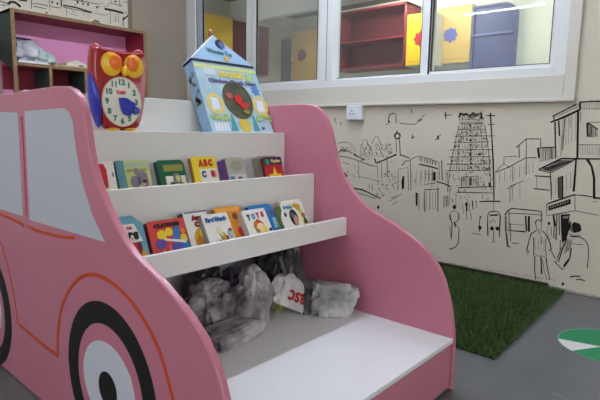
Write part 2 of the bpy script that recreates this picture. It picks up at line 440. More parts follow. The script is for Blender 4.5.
# sky doodles
Ln([(333.8,119.5),(336,118),(335.3,121),(336.8,124)], .8); Ln([(341.3,121.8),(340.5,125.5)], .8)
Ln([(389.3,122.5),(388.6,119.5),(389.5,115),(393,113.2),(396,114.7),(396.3,123.2)], 1.1); Ln([(388,121),(390,122.5)], 1.6)
Ln([(385.5,124.2),(389,123.6)], .6, 1); Ln([(399.7,123.2),(406.5,124),(415.5,124.4),(418.5,121),(421.5,120.2),(422.4,115.7),(426,114.7)], .7, 1); Ln([(418,121.5),(421,119)], 1.3, 1)
Ln([(411.7,109),(411.7,114)], .9, 1); Ln([(445.6,112),(445.8,118.9)], 1.3); Ln([(444,115.2),(451.5,115)], .8, 1)
Ln([(412.5,134.5),(412.8,139.3)], .9, 1); Ln([(411,137.5),(415,136.8)], .9, 1); Ln([(435,140.5),(441,134.5)], .8, 1); Ln([(437.3,135.6),(438.6,139.6)], 1.5)
# minaret
Ln([(397.5+2.7*math.cos(a), 136+2.9*math.sin(a)) for a in [i*math.pi/8 for i in range(17)]], 1.5); Ln([(396.9,130.8),(397.2,133)], 1.2)
Ln([(396,139.5),(396.7,152.5)], .8); Ln([(399.7,139.5),(400.3,155.7)], .8); Ln([(379.5,162),(388,158.2),(396.7,154.4)], 1.5)
Ln([(400.5,154.8),(404,156),(409.5,158.2)], 1.0, 1); Ln([(402,165.7),(405,161.2),(409.5,160.5)], .9, 1)
# trees and dome
for a in ([(360,157),(360.7,149.5),(363.7,139),(366.7,140.5),(369.7,148),(369.7,157)], [(372,143.5),(375,136.7),(378,136),(380.2,142),(381.7,149.5),(385.5,149.5),(387.7,146.5),(388.5,153.7)],
          [(366,150),(368,143),(371,147),(373,154)], [(376,150),(378,143),(380,150),(384,157)], [(362,156),(364,148),(366,156)]): Ln(a, .6, 1)
random.seed(3)
for i in range(70):
    x, y = random.uniform(361, 392), random.uniform(143, 162); Ln([(x, y), (x+random.uniform(-1.5, 1.5), y+random.uniform(-2, 2))], random.uniform(.5, 1.1), random.choice((1, 1, 2)))
Ln([(337.5,143.5),(343.5,142),(349.5,142.7),(354,146.5),(355.5,151.7)], .6, 1)
S.beads([(338.2,152.5),(341.2,150.2),(345,150.7),(349.5,151.7),(354,154),(358.5,157),(366,160)], 1.7, .95)
Ln([(337.5,156),(345,156.7),(354,159),(363,162.7),(372,165.7),(376.5,166.5)], .7, 1)
for i in range(26):
    x, y = random.uniform(340, 352), random.uniform(146, 152); Ln([(x, y), (x+.8, y+.8)], .6, 1)
Ln([(358.5,161.2),(359.2,178.5)], .6, 1); Ln([(342.7,162),(349.5,164.2)], .6, 1); Ln([(344.2,172.5),(347.2,176.6)], 2.0)
for i in range(14):
    x, y = random.uniform(346, 357), random.uniform(164, 178); Ln([(x, y), (x+random.uniform(.5, 3), y+.8)], .5, 2)
Ln([(358.5,176.2),(366,178),(376.5,180.7)], .6, 2); Ln([(354,188.2),(362.2,189.7),(370.5,193.5),(381,198.7)], 1.2); Ln([(357,192.7),(367.5,195.7),(376.5,198.7)], .9, 1)
Ln([(377.2,162.7),(378,179)], .6, 1); Ln([(381.7,162.7),(381.7,180)], .6, 1); Ln([(387,159),(387.7,177)], .8, 1)
Ln([(369,184.5),(369.7,189)], .7, 1); Ln([(372,184.5),(372.7,190.5)], .7, 1); Ln([(375,159),(376,163),(379.5,162)], 1.5)
S.beads([(385.5,174.7),(389.2,171.7),(393,171.7)], 3.5, .9)
for i in range(60):
    x, y = random.uniform(382, 397), random.uniform(172, 192); Ln([(x, y), (x+random.uniform(-2, 2), y+random.uniform(-2, 2))], .55, random.choice((1, 2)))
for i in range(24):
    x, y = random.uniform(376, 384), random.uniform(180, 196); Ln([(x, y), (x+random.uniform(-1, 1), y+random.uniform(0, 2.5))], .6, 1)
S.blob((378.2, 181.3), .9, .7); S.blob((378.3, 207.2), 1.1, 2)
# narrow tower, house with railing
Ln([(398.2,190.5),(398.2,169.5),(408,167.2),(408.7,190.5)], .6, 1)
S.fill([(402,189.3),(401.5,182),(402.7,175.8),(404.4,176.4),(404.2,188.4)])
S.fill([(415.5,192.7),(417.8,192.7),(417.7,205.7),(415.9,205.7)])
Ln([(390,201),(402,193.5)], .7, 2); Ln([(392,205),(398,201)], .7, 2); Ln([(391,198),(397,196)], .7, 2)
Ln([(410.2,159.7),(415.5,157.2),(420,156.3),(430,159),(439.5,162.7)], .7, 1); Ln([(410.4,160),(411,190)], .6, 1)
S.hatch(420, 438, (157, 162), (160.6, 166), 2.4, .8, 1); Ln([(419.2,164.2),(428,166),(438,168.7)], 1.2)
Ln([(441.7,160.5),(442.5,180.7)], 1.1); Ln([(439.2,163),(439.8,180)], .7, 1); Ln([(421.5,170),(421.8,180)], .5, 2)
for x in (425.5, 429, 432.5): Ln([(x, 169.5), (x+.2, 180.7)], .6, 1)
Ln([(425.5,174),(433,175)], .5, 2)
S.fill([(433.2,172),(435.9,172),(435.7,180.7),(433.2,180.5)])
Ln([(436.5,181.5),(444,183.5),(450.7,186.7)], 1.1, 0); Ln([(424.5,184.5),(436,183)], .6, 1); Ln([(424.5,189.7),(439.5,189)], .8, 1); Ln([(424.5,190.5),(424.8,212)], .8, 1); Ln([(438,187.5),(438,212)], .9, 1)
Ln([(414.9,179),(415.3,183)], .7, 1); Ln([(430,190),(430,210)], .5, 2); Ln([(419,193),(419.3,211)], .6, 1)
S.hatch(444, 449, (196, 195), (208, 206), 1.2, .7, 1); S.hatch(446, 449, (170, 170), (185, 185), 1.4, .6, 2)
# temple tower
random.seed(11)
for k in range(4): Ln([(459.5,117.6),(460.8,113.3),(463.5,115.5),(466.5,113.4),(469.5,116.2),(472.5,113.2),(474.5,117.2)], 1.0, 0, .9)
for k in range(2): Ln([(477.5,115),(480.7,112.6),(483,118.4),(480,118.2)], .9, 0, .5)
for i in range(45):
    x, y = random.uniform(459, 482), random.uniform(112.5, 120.5); Ln([(x, y), (x+random.uniform(-1, 1.5), y+random.uniform(-1, 1))], .8, random.choice((0, 1)))
Ln([(459,120),(470,119.7),(483,119.8)], .7, 1); S.beads([(460.5,124),(470,123.8),(484,123.3)], 1.9, .8); Ln([(458.5,122.3),(485,122)], .5, 1)
S.beads([(470.3,125.5),(470.8,150),(471.4,172)], 4.2, 1.25)
for y in range(127, 172, 4): Ln([(469, y+1), (472.6, y+1.2)], .6, 1)
Ln([(459,125.5),(455.5,142),(452,158.5),(449.5,175),(447.5,192)], .7, 1); Ln([(462.5,126),(459,146),(456.5,170)], .6, 2)
Ln([(484.5,124),(487.5,142),(489.5,160),(491,190)], .7, 1); Ln([(480,126),(483,150),(484.5,175)], .6, 2)
for (y, xa, xb) in ((129.5, 458, 486), (136.2, 454.5, 495), (142, 453, 489), (150, 450, 492), (157, 449, 490.5), (164, 447, 491), (170.5, 448, 491)):
    Ln([(xa, y), ((xa+xb)/2, y+random.uniform(-.5, .5)), (xb, y-.3)], random.uniform(.6, 1.0), random.choice((0, 1, 1)))
for i in range(150):
    y = random.uniform(127, 186); hw = 9+(y-125)*.19; x = 471+random.uniform(-hw, hw); Ln([(x, y), (x+random.uniform(-1.2, 1.2), y+random.uniform(-.3, 2.4))], random.uniform(.4, .9), random.choice((1, 1, 2, 0)))
Ln([(490.5,112.7),(491.8,136),(493.2,160),(494.2,200)], 1.2); Ln([(486,115.8),(495,115.5)], 1.2); Ln([(488,124.5),(495,124.2)], .8, 1)
Ln([(461,177.2),(478.5,176)], .7, 1); Ln([(461.5,177.5),(461.5,187)], .6, 1); Ln([(478.5,176.3),(478.8,187)], .6, 1)
S.fill([(469.3,177.7),(471.9,177.7),(471.9,185.4),(469.3,185.4)], 1); S.hatch(462, 478, (178, 177), (186, 186), 2.2, .6, 1)
Ln([(458.5,187.7),(470,187.3),(494,186.5)], .9, 0); Ln([(456,192),(480,192.6),(494,193)], .7, 1); Ln([(450,186),(449.7,205)], .6, 1); Ln([(456,193),(456,208)], .6, 1)
S.blob((489.6, 184.5), .9, 2.2); S.blob((490, 175), .8, 1.5)
# street life
S.blob((454.5, 207), 1.9, 2.2); Ln([(450.5,212.7),(449.6,216.2),(452.2,223.2),(451.4,237.2)], .9); Ln([(458.4,212.7),(459.2,218.9),(454.9,223.2),(459.2,228.5),(458.4,242.5),(455.7,246.9),(449.6,249.5)], .9)
Ln([(450.5,212),(454,210.5),(458.4,212.7)], .6, 1); Ln([(450,215),(450.5,220)], 1.3); Ln([(458.7,214),(459,219)], 1.2); Ln([(454.5,222),(455.5,227)], 1.4); Ln([(449.6,225),(450.6,236)], .7, 1); Ln([(452,238.5),(450.5,238)], .9)
S.blob((466.6,204.5), 1.3, 2.6); Ln([(466.2,202.2),(467.1,211)], 1.6); Ln([(472.4,200.5),(473.2,209.5)], 1.1); Ln([(466.3,211),(467.1,219.7)], .7, 1); Ln([(470.6,212.7),(471.5,219.7)], .7, 1); Ln([(469,203),(470.2,212)], .7, 1); Ln([(462.5,203),(463.5,214)], .6, 1); Ln([(476,200),(476.5,208)], .8, 1)
Ln([(456.6,192.4),(482,192.9)], .7, 1); Ln([(479.4,201.6),(490,201.2),(500.4,201.4)], 1.0); Ln([(493.4,190),(494,211)], .6, 1)
Ln([(480.4,216),(479.6,222),(479.2,232)], .9); S.blob((480, 227.6), 1.7, 2.3); S.blob((480.5, 217.2), .8, 1.1); Ln([(472.4,233),(481,234.7)], .6, 1)
Ln([(488,236),(487.6,225),(488,214.5),(489.9,211.9),(494,211.2),(498.6,211.9),(500.4,216.2),(499.9,226),(499.5,237)], 1.0); Ln([(490,215.2),(498,215)], 1.6); S.blob((492, 228.4), 1.9, 2.2); S.blob((497.4, 228.6), 1.9, 2.0); Ln([(490,223),(493,219),(496,223)], .7, 1); Ln([(493.9,231),(493.5,241.6)], .8, 1); Ln([(491.5,242),(495.5,242)], .7, 1)
Ln([(504.7,215.4),(507.4,211),(511.7,208.4),(530,210),(541.5,211.5)], 1.0); Ln([(508,213.2),(526,213.8),(541.5,215)], .7, 1); Ln([(541.5,211.5),(541.8,220.5)], .8)
Ln([(505.6,216.2),(505.9,232),(507.6,246)], 1.2, 1); Ln([(510.3,223),(510.8,241)], 1.0, 1); Ln([(506.5,233),(508,247)], 1.6, 1); Ln([(507.4,246.6),(511,246.8)], 1.1, 1)
Ln([(507.4,230.2),(516,231),(526,231.8)], 1.2); Ln([(508,224),(524,225)], .6, 1); Ln([(525.7,216),(526.5,231)], 1.5); Ln([(528.9,216),(528.9,231.7)], 1.8); Ln([(512,243),(519,243.2)], .8, 1)
S.hatch(505, 511, (213, 210), (231, 231), 1.5, .5, 2)
# standing man
Ln([(535.3,223.8),(536.2,221),(538.5,219.6),(540.6,220.4),(541.6,223)], 1.0); Ln([(535.8,224),(537,229),(539,230.4),(541.2,228.5),(541.6,223.5)], .7, 1)
Ln([(536.5,230.5),(531.2,233.8),(529,241),(526.8,250),(527.6,254.5),(529.2,250.5)], .9); Ln([(542.2,230.5),(546.7,235.5),(550,243),(551.3,249),(548.5,250.5)], .9); Ln([(533.5,237),(534,250),(533.2,256.5)], .7); Ln([(546,238),(545.5,250),(546.5,256.5)], .7)
Ln([(533.5,253.5),(539,256),(546.5,256.3)], .6, 1); Ln([(538,231),(539.6,234.5),(541.5,231)], .7); Ln([(541.2,236),(541.6,244)], .6, 1)
Ln([(535,256),(534.6,268),(535.6,279.5)], 1.1); Ln([(541,257),(541.4,268),(541.8,274)], 1.5); Ln([(542.5,259),(544,270),(547,279.5)], .6, 1); Ln([(546,257.5),(547.5,268),(550,280)], 1.0)
S.blob((549,223.4), 1.4, 1.7); Ln([(547.5,226),(547,232),(550,240)], .6, 1); Ln([(551,226),(551.5,236)], .6, 1)
# figure seen from behind
S.blob((575.5,227.5), 6.4, 5.4); Ln([(569,231),(568.6,226),(571,221.5)], 1.5); Ln([(569.5,233.8),(573,236),(580,235.5)], 1.0)
Ln([(570,236.4),(580.5,237),(585,240),(588,244.5),(588.7,255),(587.3,268.5)], .8); Ln([(567,238.5),(563.5,246),(561.5,252),(558.5,262)], 1.0); Ln([(570.5,243),(577,244.5),(583,244.8)], .7, 1)
Ln([(554.4,261.2),(562.5,269.6),(566,264),(570,257.5),(571.4,248)], 1.1); Ln([(564,266.2),(569,259.5)], 2.0); Ln([(551,250),(555,258.5)], .7); Ln([(557,258),(562,247)], .6, 1)
Ln([(570,276.9),(575,276),(580.6,276.3)], 1.2); Ln([(576.2,279.4),(581,279.4),(585,280.6)], 1.0); S.blob((563,283.7), 1.3, 1.5); Ln([(562.4,285),(561.8,288)], 1.0)
# dark shop doorway, sign board
S.fill([(560.8,214.5),(570.2,213.8),(569,222),(568.4,233),(566,240),(562,243),(561,228)]); Ln([(553.5,215),(555,226)], 1.8); Ln([(557,213.5),(556,240)], 1.3, 1); Ln([(559,213.5),(559.5,235)], .9); Ln([(554.5,226),(553.8,238)], .9, 1)
S.mb[2].add([S.to3(x, y)+np.array((-0.003, 0, 0)) for x, y in ((563,216.4),(569,215.6),(568.5,218.2),(563.4,218.6))], [(0, 1, 2, 3)])
Ln([(546.7,204.3),(556,201.3),(575,195)], .8); Ln([(546.7,204.5),(546.7,215.7),(560,213.5),(575,210.7),(598.5,215.4)], .8, 0); Ln([(575,195),(575,210.7)], .6, 1)
S.fill([(548.2,206.2),(570.7,198.7),(570.7,203.9),(548.7,210.7)])
for i in range(8):
    x = 550.2+i*2.45; y = 207.4-(i*2.45)*.325
    S.mb[2].add([S.to3(a, b)+np.array((-0.003, 0, 0)) for a, b in ((x, y-1.0), (x+1.3, y-1.4), (x+1.3, y+1.0-.4), (x, y+1.3))], [(0, 1, 2, 3)])
# corner building
Ln([(552.7,116.2),(564,110.6),(576.7,104.2)], 1.1); Ln([(550.5,122.4),(565,116.8),(580.5,109.4)], 1.9); Ln([(553.3,116.2),(554.8,121)], 1.0); Ln([(553,118),(578,106.6)], .5, 1)
S.beads([(580.7,102.2),(590,101.4),(612,101)], 2.2, 1.1); Ln([(580.5,102.4),(590,101.6),(612,101.2)], .9); Ln([(579.8,102.7),(580.2,109)], 1.7); Ln([(580.5,108.9),(612,108.7)], .7, 1); S.hatch(582, 600, (102.5, 102), (108, 108), 2.8, .5, 2)
Ln([(555,122.2),(555.4,140),(555.7,158.5)], 1.2); Ln([(558.7,120.7),(559.5,136)], 1.6); Ln([(564.7,118.5),(563.7,135),(562.5,150)], .9, 1); Ln([(578.2,110),(577.9,130),(577.4,158)], 1.9); Ln([(569.5,117),(570.5,127)], .6, 2); Ln([(581,112),(580.5,122)], .7, 2)
Ln([(562,135),(561,156)], .7, 2)
Ln([(587.2,123),(588,136.8)], 1.7); Ln([(587.2,123),(592,125.5),(598,129.4)], 1.4); Ln([(587.5,122.6),(612,121.8)], .6, 1); S.hatch(588.5, 597, (125, 129), (137, 137), 1.3, .8, 1)
Ln([(579,144.7),(600,144.9),(612,145)], .7, 1); S.hatch(580, 604, (146, 146), (155, 155), 2.2, .4, 2)
Ln([(516,147.7),(526.5,138.9),(540.7,138.9),(540.7,147)], .9, 1); Ln([(519,145),(519.3,158)], .9, 1); Ln([(526.3,139),(526.2,175)], .7, 1)
Ln([(538,148.7),(539.2,158)], 2.0); Ln([(537,148.2),(546,147.6),(555,147.3)], 1.0); S.hatch(540, 555, (148, 148), (162, 158.5), 2.1, .8, 1)
Ln([(538.5,169.7),(549,164.5),(561,158.6),(576,159.2)], 1.3); Ln([(538.5,169.7),(550.5,172.9),(563,166.5),(576,159.2)], .8)
S.fill([(541.5,169.8),(562,160.2),(574,160.2),(551,171.6)], 1); Ln([(540,168.8),(561,159.6)], 1.3); Ln([(541.5,168.6),(556,165.5),(571,161.6)], 1.0); Ln([(545,170.4),(564,163)], .9)
Ln([(561,158.5),(580,158.8),(612,159)], 1.3); Ln([(576.2,159),(575,176),(573.7,191.6)], 1.7); Ln([(587.2,159.2),(591.7,166.5),(594.1,178),(594.2,197.5)], 2.1)
Ln([(593.2,197.9),(612,198.6)], 1.6); Ln([(592.5,202),(597,201.3)], .7, 1); Ln([(600.5,160),(601,198)], .6, 1)
Ln([(550.5,173.5),(551,186),(551.3,199.7)], .9); Ln([(534.7,175.8),(543,176.4),(551.2,176.9)], 1.2); Ln([(534,188.5),(549.7,190.2)], 1.0, 1); Ln([(536.5,177),(536.8,188.5)], .5, 2); Ln([(551,177),(550.8,190)], .6, 1)
S.fill([(558,177.4),(562.9,175.7),(562.5,197.7),(558.5,198.3)], 1); Ln([(558,177.2),(558.7,198.2)], 1.0); Ln([(562.8,175.7),(562.5,197.5)], 1.0)
Ln([(547.5,203.5),(560,199),(573,194.5),(584,195.5),(593.2,196.9)], .9)
Ln([(495,172),(504,163.7),(510,167.5)], .8, 2); Ln([(495.5,172.5),(510,166.5),(525.7,157.8),(537,157.7)], .8, 1); Ln([(504,164),(504,157),(517.5,156.2)], .7, 1); Ln([(512.3,166),(512.8,181.5)], .6, 1); Ln([(510,186.2),(523.5,180.7)], .7, 1); Ln([(512.4,187),(512.3,201)], .6, 2); Ln([(520,183),(520,198)], .5, 2)
Ln([(507,189),(516,184.5)], .8, 2); Ln([(510,188),(510,202)], .7, 2); Ln([(495,173),(495.3,188)], .6, 2)
random.seed(21)
for k in range(26):
    x, y = random.uniform(459, 483), random.uniform(113, 119.5); Ln([(x, y), (x+random.uniform(-1.5, 1.5), y+random.uniform(-2, 2)), (x+random.uniform(-2, 2.5), y+random.uniform(-1, 2))], random.uniform(.6, 1.2), random.choice((0, 0, 1)))
for (y, hw) in ((127, 12), (133, 13.5), (139.5, 15.5), (146, 17), (153.5, 18.5), (160.5, 20), (167.5, 21)):
    for k in range(11):
        x = 471.5+random.uniform(-hw, hw); S.blob((x, y+random.uniform(-1.5, 1.5)), random.uniform(.4, .8), random.uniform(.5, 1.4), random.choice((1, 1, 0)), 6)
    S.hatch(471-hw, 471+hw, (y-2, y-2.3), (y+2.2, y+2), 2.6, .45, 2)
for k in range(60):
    x, y = random.uniform(447, 494), random.uniform(172, 200); Ln([(x, y), (x+random.uniform(-.8, .8), y+random.uniform(.5, 4))], random.uniform(.4, .9), random.choice((1, 2, 2)))
S.hatch(412, 440, (170, 172), (186, 187), 3.4, .45, 2); S.hatch(424, 438, (192, 192), (210, 210), 2.6, .5, 2); S.hatch(495, 536, (174, 160), (184, 172), 4.5, .45, 2)
S.hatch(556, 577, (122, 113), (150, 140), 3.2, .45, 2); S.hatch(552, 572, (181, 172), (196, 188), 4.5, .4, 2); S.hatch(600, 612, (150, 150), (158, 158), 2.0, .5, 2)
S.hatch(566, 572, (240, 239), (254, 250), 1.6, .5, 1, -2); S.hatch(535, 546, (238, 240), (250, 252), 3.2, .4, 2); Ln([(560.5,240),(560,252),(556,262)], .8, 1)
S.mb[2].add([S.to3(x, y)+np.array((-0.0032, 0, 0)) for x, y in ((571.2, 224.5), (572.4, 224.1), (572.2, 230), (574.4, 232.6), (573.2, 233.0), (570.9, 230.2))], [(0, 1, 2, 3, 4, 5)])
for k in range(9): Ln([(448+k*12.5, 262.6+k*2.05), (456+k*12.5, 264.0+k*2.05)], .5, 2)
S.build(wall_right)

# drawing on the back wall, above the pink cabinet
B = Strokes(lambda x, y: on_y(x, y, YB), (0, -1, 0), 0.0012)
random.seed(5)
B.line([(8,4),(11,1.8),(14,2.2),(17,3.6),(20.5,7)], 2.6); B.line([(0,1),(8,4)], 1.0, 1); B.line([(0,5),(9,6)], .6, 1); B.line([(19,-.6),(27,.8)], 2.0)
B.line([(31.5,-2),(31.5,9)], .7, 1); B.line([(32,3.3),(40,4.2),(48,6)], .9, 1); B.line([(33,6),(46,8.8)], .8, 1); B.line([(49,-2),(49.5,10)], .6, 1)
B.blob((52.3,2.4), .9, 1.4); B.blob((57.2,3.6), .9, 1.4); B.line([(50,6.5),(60,8)], .8, 1); B.blob((46.5,12.8), 1.2, .8)
B.line([(61,-2),(61.3,7)], 1.1); B.line([(62.5,5),(76,7.6),(92,12.5)], 1.4); B.line([(63,7),(80,10.5),(91,13)], .8, 1)
for x, y in ((77.5,2.4),(83,3.8),(88,4.5),(82,0),(97,7.2)): B.blob((x, y), .9, 1.5)
B.line([(68,-1),(100,4.5)], .8, 1); B.line([(69,13.5),(79,16)], .5, 2); B.line([(94,13),(106,15.5)], .5, 1); B.line([(66,8),(66.5,16)], .5, 1)
B.line([(104.4,8.8),(113,10.5),(123.5,13.2)], 1.7); B.line([(107,5.5),(110,3),(122,6)], .7, 1); B.line([(111,-2),(111.3,3)], .6, 1); B.line([(119,-2),(120,5.5)], .7, 1); B.blob((115.3,1.6), 1.2, .9)
B.line([(110,11),(110.5,24)], .6, 1); B.line([(115,15),(115.4,22)], .7, 1); B.line([(118,15.5),(118.3,22.5)], .7, 1); B.line([(123.4,26),(122.8,18),(124.5,17)], 1.0); B.line([(123,20),(128.5,15)], 1.1); B.line([(128,20),(129,27)], .9, 1)
B.beads([(91.5,22.3),(95,20.8),(100,22)], 1.6, 1.1); B.line([(91,22.6),(101,23.6)], 1.3); B.line([(88,13.5),(88.2,20)], .5, 2); B.line([(126,2),(130,4)], .8, 1)
for i in range(50):
    x, y = random.uniform(2, 130), random.uniform(-1, 20); 
    if y < 6+x*.14: B.line([(x, y), (x+random.uniform(-2, 3), y+random.uniform(-.5, 2))], .6, random.choice((1, 2)))
B.build(wall_back)

# ------------------------------------------------ wall socket on the mural
p0, p1 = on_x(347.5, 105.5, XW), on_x(364, 119.5, XW)
ya, yb, za, zb = p1[1]-0.005, p0[1]-0.035, 1.095, 1.205
t = thing('wall_socket', 'white surface-mounted electric socket box on the mural wall under the ledge', 'socket', (XW, (ya+yb)/2, za)); o_ = (XW, (ya+yb)/2, za)
SOCK = mat('socket_plastic', (222, 226, 234), 0.35)
MB().box(XW-0.045, XW-0.002, ya, yb, za, zb).build('back_box', SOCK, t, bevel=0.005, off=o_)
fp = MB().box(XW-0.057, XW-0.045, ya-0.004, yb+0.004, za-0.003, zb+0.003).build('face_plate', SOCK, t, bevel=0.004, off=o_)
h = MB()
for dy, dz in ((0.06, 0.07), (0.045, 0.045), (0.075, 0.045)): h.disc((ya+dy+.03, za+dz), 0.006, 0.007, 'x', XW-0.0585, XW-0.056, 12)
h.build('pin_hole', mat('socket_grey', (120, 122, 128), 0.5), fp, off=o_)
MB().box(XW-0.061, XW-0.057, ya+0.03, ya+0.055, za+0.04, za+0.075).build('switch', SOCK, fp, bevel=0.002, off=o_)

# --------------------------------------------------- pink cabinet at the back
CY, CYB = 4.45, 4.80
o_ = (2.18, CY, 0)
cab = thing('shelf_cabinet', 'tall pink-backed shelf cabinet with wooden edges and green sides against the back wall', 'cabinet', o_)
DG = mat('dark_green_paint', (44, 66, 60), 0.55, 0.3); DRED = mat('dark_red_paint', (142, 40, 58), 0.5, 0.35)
CPINK = mat('cabinet_pink_paint', (222, 146, 190), 0.5, 0.3); WOOD = mat('raw_plywood_edge', (142, 114, 82), 0.6, 0.2, vary=0.25, vscale=30)
cx0, cx1, ct = 1.585, 2.782, 1.91
MB().prism([(CY+0.01, 0), (CY+0.01, ct), (CYB, ct), (CYB, 1.56), (CY+0.03, 1.44), (CY+0.03, 0)], 'x', cx0, cx0+0.025).build('side_panel', DG, cab, off=o_)
MB().box(cx1-0.025, cx1, CY+0.01, CYB, 0, ct).build('side_panel', DRED, cab, off=o_)
MB().box(cx0, cx1, CY+0.01, CYB, ct-0.022, ct).build('top', DRED, cab, off=o_)
MB().box(cx0+0.025, cx1-0.025, CYB-0.015, CYB, 0, ct-0.022).build('back_panel', CPINK, cab, off=o_)
MB().box(cx0+0.025, cx1-0.025, CY+0.012, CYB-0.015, 1.478, 1.50).build('shelf', DRED, cab, off=o_)
MB().box(cx0+0.025, cx1-0.025, CY+0.012, CYB-0.015, 0.75, 0.772).build('shelf', DRED, cab, off=o_)
for xd in (1.862, 2.165, 2.47):
    MB().box(xd, xd+0.02, CY+0.012, CYB-0.015, 0, 1.478).build('divider', DG, cab, off=o_)
MB().box(cx0+0.025, cx1-0.025, CYB-0.02, CYB-0.0149, 1.30, 1.478).build('shelf_shade_band', DRED, cab, off=o_)  # shade under the shelf painted dark red across the back
e = MB()
e.box(cx0-0.002, cx0+0.027, CY, CY+0.012, 0, ct+0.001).box(cx1-0.027, cx1+0.001, CY, CY+0.012, 0, ct).box(cx0+0.027, cx1-0.027, CY, CY+0.012, ct-0.024, ct+0.001)
e.box(cx0+0.027, cx1-0.027, CY, CY+0.012, 1.476, 1.502)
for xd in (1.862, 2.165, 2.47): e.box(xd-0.002, xd+0.022, CY, CY+0.012, 0, 1.476)
e.build('wood_edging', WOOD, cab, off=o_)
# lower neighbour bay at the left edge of the photo
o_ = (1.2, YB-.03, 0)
nb = thing('pink_panel', 'low pink wall panel with its top shade painted dark red, left of the shelf cabinet', 'panel', o_)
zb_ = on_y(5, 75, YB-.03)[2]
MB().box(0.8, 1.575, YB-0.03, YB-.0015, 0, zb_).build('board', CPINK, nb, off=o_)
MB().box(0.8, 1.575, YB-0.06, YB-.0015, zb_+.0005, 1.70).build('shade_band', DRED, nb, bevel=0.006, off=o_)  # shade at the top of the bay painted as a dark red band

# -------------------------------------------------------- crumpled bundles
def crumple(dims, seed, amp=0.16, crease=1.0, lvl=5, sq=0.75, pull=None):
    """crushed paper or plastic lump: rounded block folded along random planes; base flattened to z = 0"""
    import bmesh
    rd = random.Random(seed)
    bm = bmesh.new(); bmesh.ops.create_icosphere(bm, subdivisions=lvl, radius=1.0)
    off = Vector((seed*7.3, seed*3.1, seed*1.7)); mb = MB()
    folds = []
    for i in range(10):
        d = Vector((rd.gauss(0, 1), rd.gauss(0, 1), rd.gauss(0, 1)*.8)).normalized(); fq = rd.uniform(.9, 4.2)
        folds.append((d, fq, rd.uniform(0, 2), crease*.15/fq**.8))
    zmin = -.5*dims[2]*.74
    fine = [(Vector((rd.gauss(0, 1), rd.gauss(0, 1), rd.gauss(0, 1))).normalized(), rd.uniform(1.5, 6.0), rd.uniform(0, 2), rd.choice((-1, -1, 1))*crease*.045) for i in range(12)]
    for v in bm.verts:
        p = v.co
        f = lambda q: math.copysign(abs(q)**sq, q)
        q = Vector((f(p.x), f(p.y), f(p.z)))
        wob = noise.noise_vector(p*1.7+off)*.28
        s_ = 1 + amp*noise.noise(p*1.2+off) + crease*.02*noise.noise(p*9+off)
        wob2 = noise.noise_vector(p*3.1+off)*.22
        for d, fq, ph, a_ in fine:
            t_ = (p+wob2).dot(d)*fq+ph; s_ += a_*max(0.0, 1-abs((t_ % 2)-1)*4.5)
        for d, fq, ph, a_ in folds:
            t_ = (p+wob).dot(d)*fq+ph; s_ += a_*(abs((t_ % 2)-1)-.5)*2
        q = q*s_
        if pull: q += Vector(pull)*max(0, p.z)**2
        z = q.z*dims[2]/2
        mb.v.append((q.x*dims[0]/2, q.y*dims[1]/2, max(z, zmin)-zmin))
    mb.f = [tuple(v.index for v in f_.verts) for f_ in bm.faces]
    bm.free()
    k = dims[2]/max(v[2] for v in mb.v)
    mb.v = [(v[0], v[1], v[2]*k) for v in mb.v]
    return mb
def crisp(o):
    m_ = o.modifiers.new('creases', 'EDGE_SPLIT'); m_.split_angle = D2R(24); return o
def plastic(name, c, c2, rough=0.32, vs=7):
    return mat(name, c, rough, 0.6, vary=0.3, vscale=vs, bump=0.5, bscale=34, col2=c2)
P_GREY = plastic('grey_newsprint_wrap', (204, 198, 202), (96, 91, 98), .3, 11)
P_LIGHT = plastic('pale_newsprint_wrap', (206, 200, 202), (126, 120, 124), 0.3, 11)
P_DARK = plastic('dark_grey_bag', (96, 94, 98), (48, 46, 50))
P_WHITE = plastic('white_carrier_bag', (226, 222, 222), (190, 186, 188), 0.35)
P_VIOLET = plastic('violet_grey_bag', (112, 104, 128), (66, 60, 78))
P_FOIL = plastic('silver_grey_wrap', (198, 198, 200), (122, 122, 124), 0.22, 9)
P_YELL = plastic('yellow_green_bag', (196, 188, 130), (140, 138, 96), 0.4)

ZS = 0.2155
HEAP = 'bundles and bags heaped on the step'
def bundle(name, label, cat, box, y, depth, rot, seed, mt, at=None, **kw):
    """box = extent measured in the photo (left, top, right); y = distance back on the step"""
    l, tp, r = box
    xa_, xb_ = on_y(l, 300, y+depth*.25)[0], on_y(r, 300, y-depth*.25)[0]
    xb_ = min(xb_, 1.775)
    h_ = on_y((l+r)/2, tp, y)[2]-ZS
    if at: xa_, xb_ = at[0]-at[1]/2, at[0]+at[1]/2
    t = thing(name, label, cat, ((xa_+xb_)/2, y, ZS), (0, 0, rot), group=HEAP)
    t['w'] = xb_-xa_
    crisp(crumple(((xb_-xa_)*1.04, depth, h_), seed, **kw).build('wrapping', mt, t, smooth=True))
    del t['w']
    return t, xb_-xa_, h_
bundle('newspaper_packet', 'flat newspaper packet on the step nearest the pink car side', 'bundle', (198, 324, 262), 1.385, .14, 0.08, 1, P_GREY, amp=.10, crease=.5, sq=.45)
bundle('wrapped_bundle', 'big grey newspaper-wrapped bundle behind the flat packet', 'bundle', (184, 279, 238), 1.57, .17, 0.1, 2, P_GREY, amp=.15, crease=.9)
bundle('wrapped_bundle', 'upright curved grey newspaper bundle in the middle of the heap', 'bundle', (240, 264, 269), 1.475, .13, 0.3, 23, P_LIGHT, amp=.10, crease=.6, sq=.85, pull=(-.35, .1, 0))
bundle('wrapped_bundle', 'crushed newspaper bundle between the big bundle and the upright curved one', 'bundle', (222, 284, 250), 1.50, .12, -0.3, 8, P_GREY, amp=.2, crease=.9)
bundle('carrier_bag', 'violet grey plastic bag lying high behind the newspaper bundles', 'bag', (218, 265, 252), 1.73, .16, 0.1, 4, P_VIOLET, amp=.2, crease=.9)
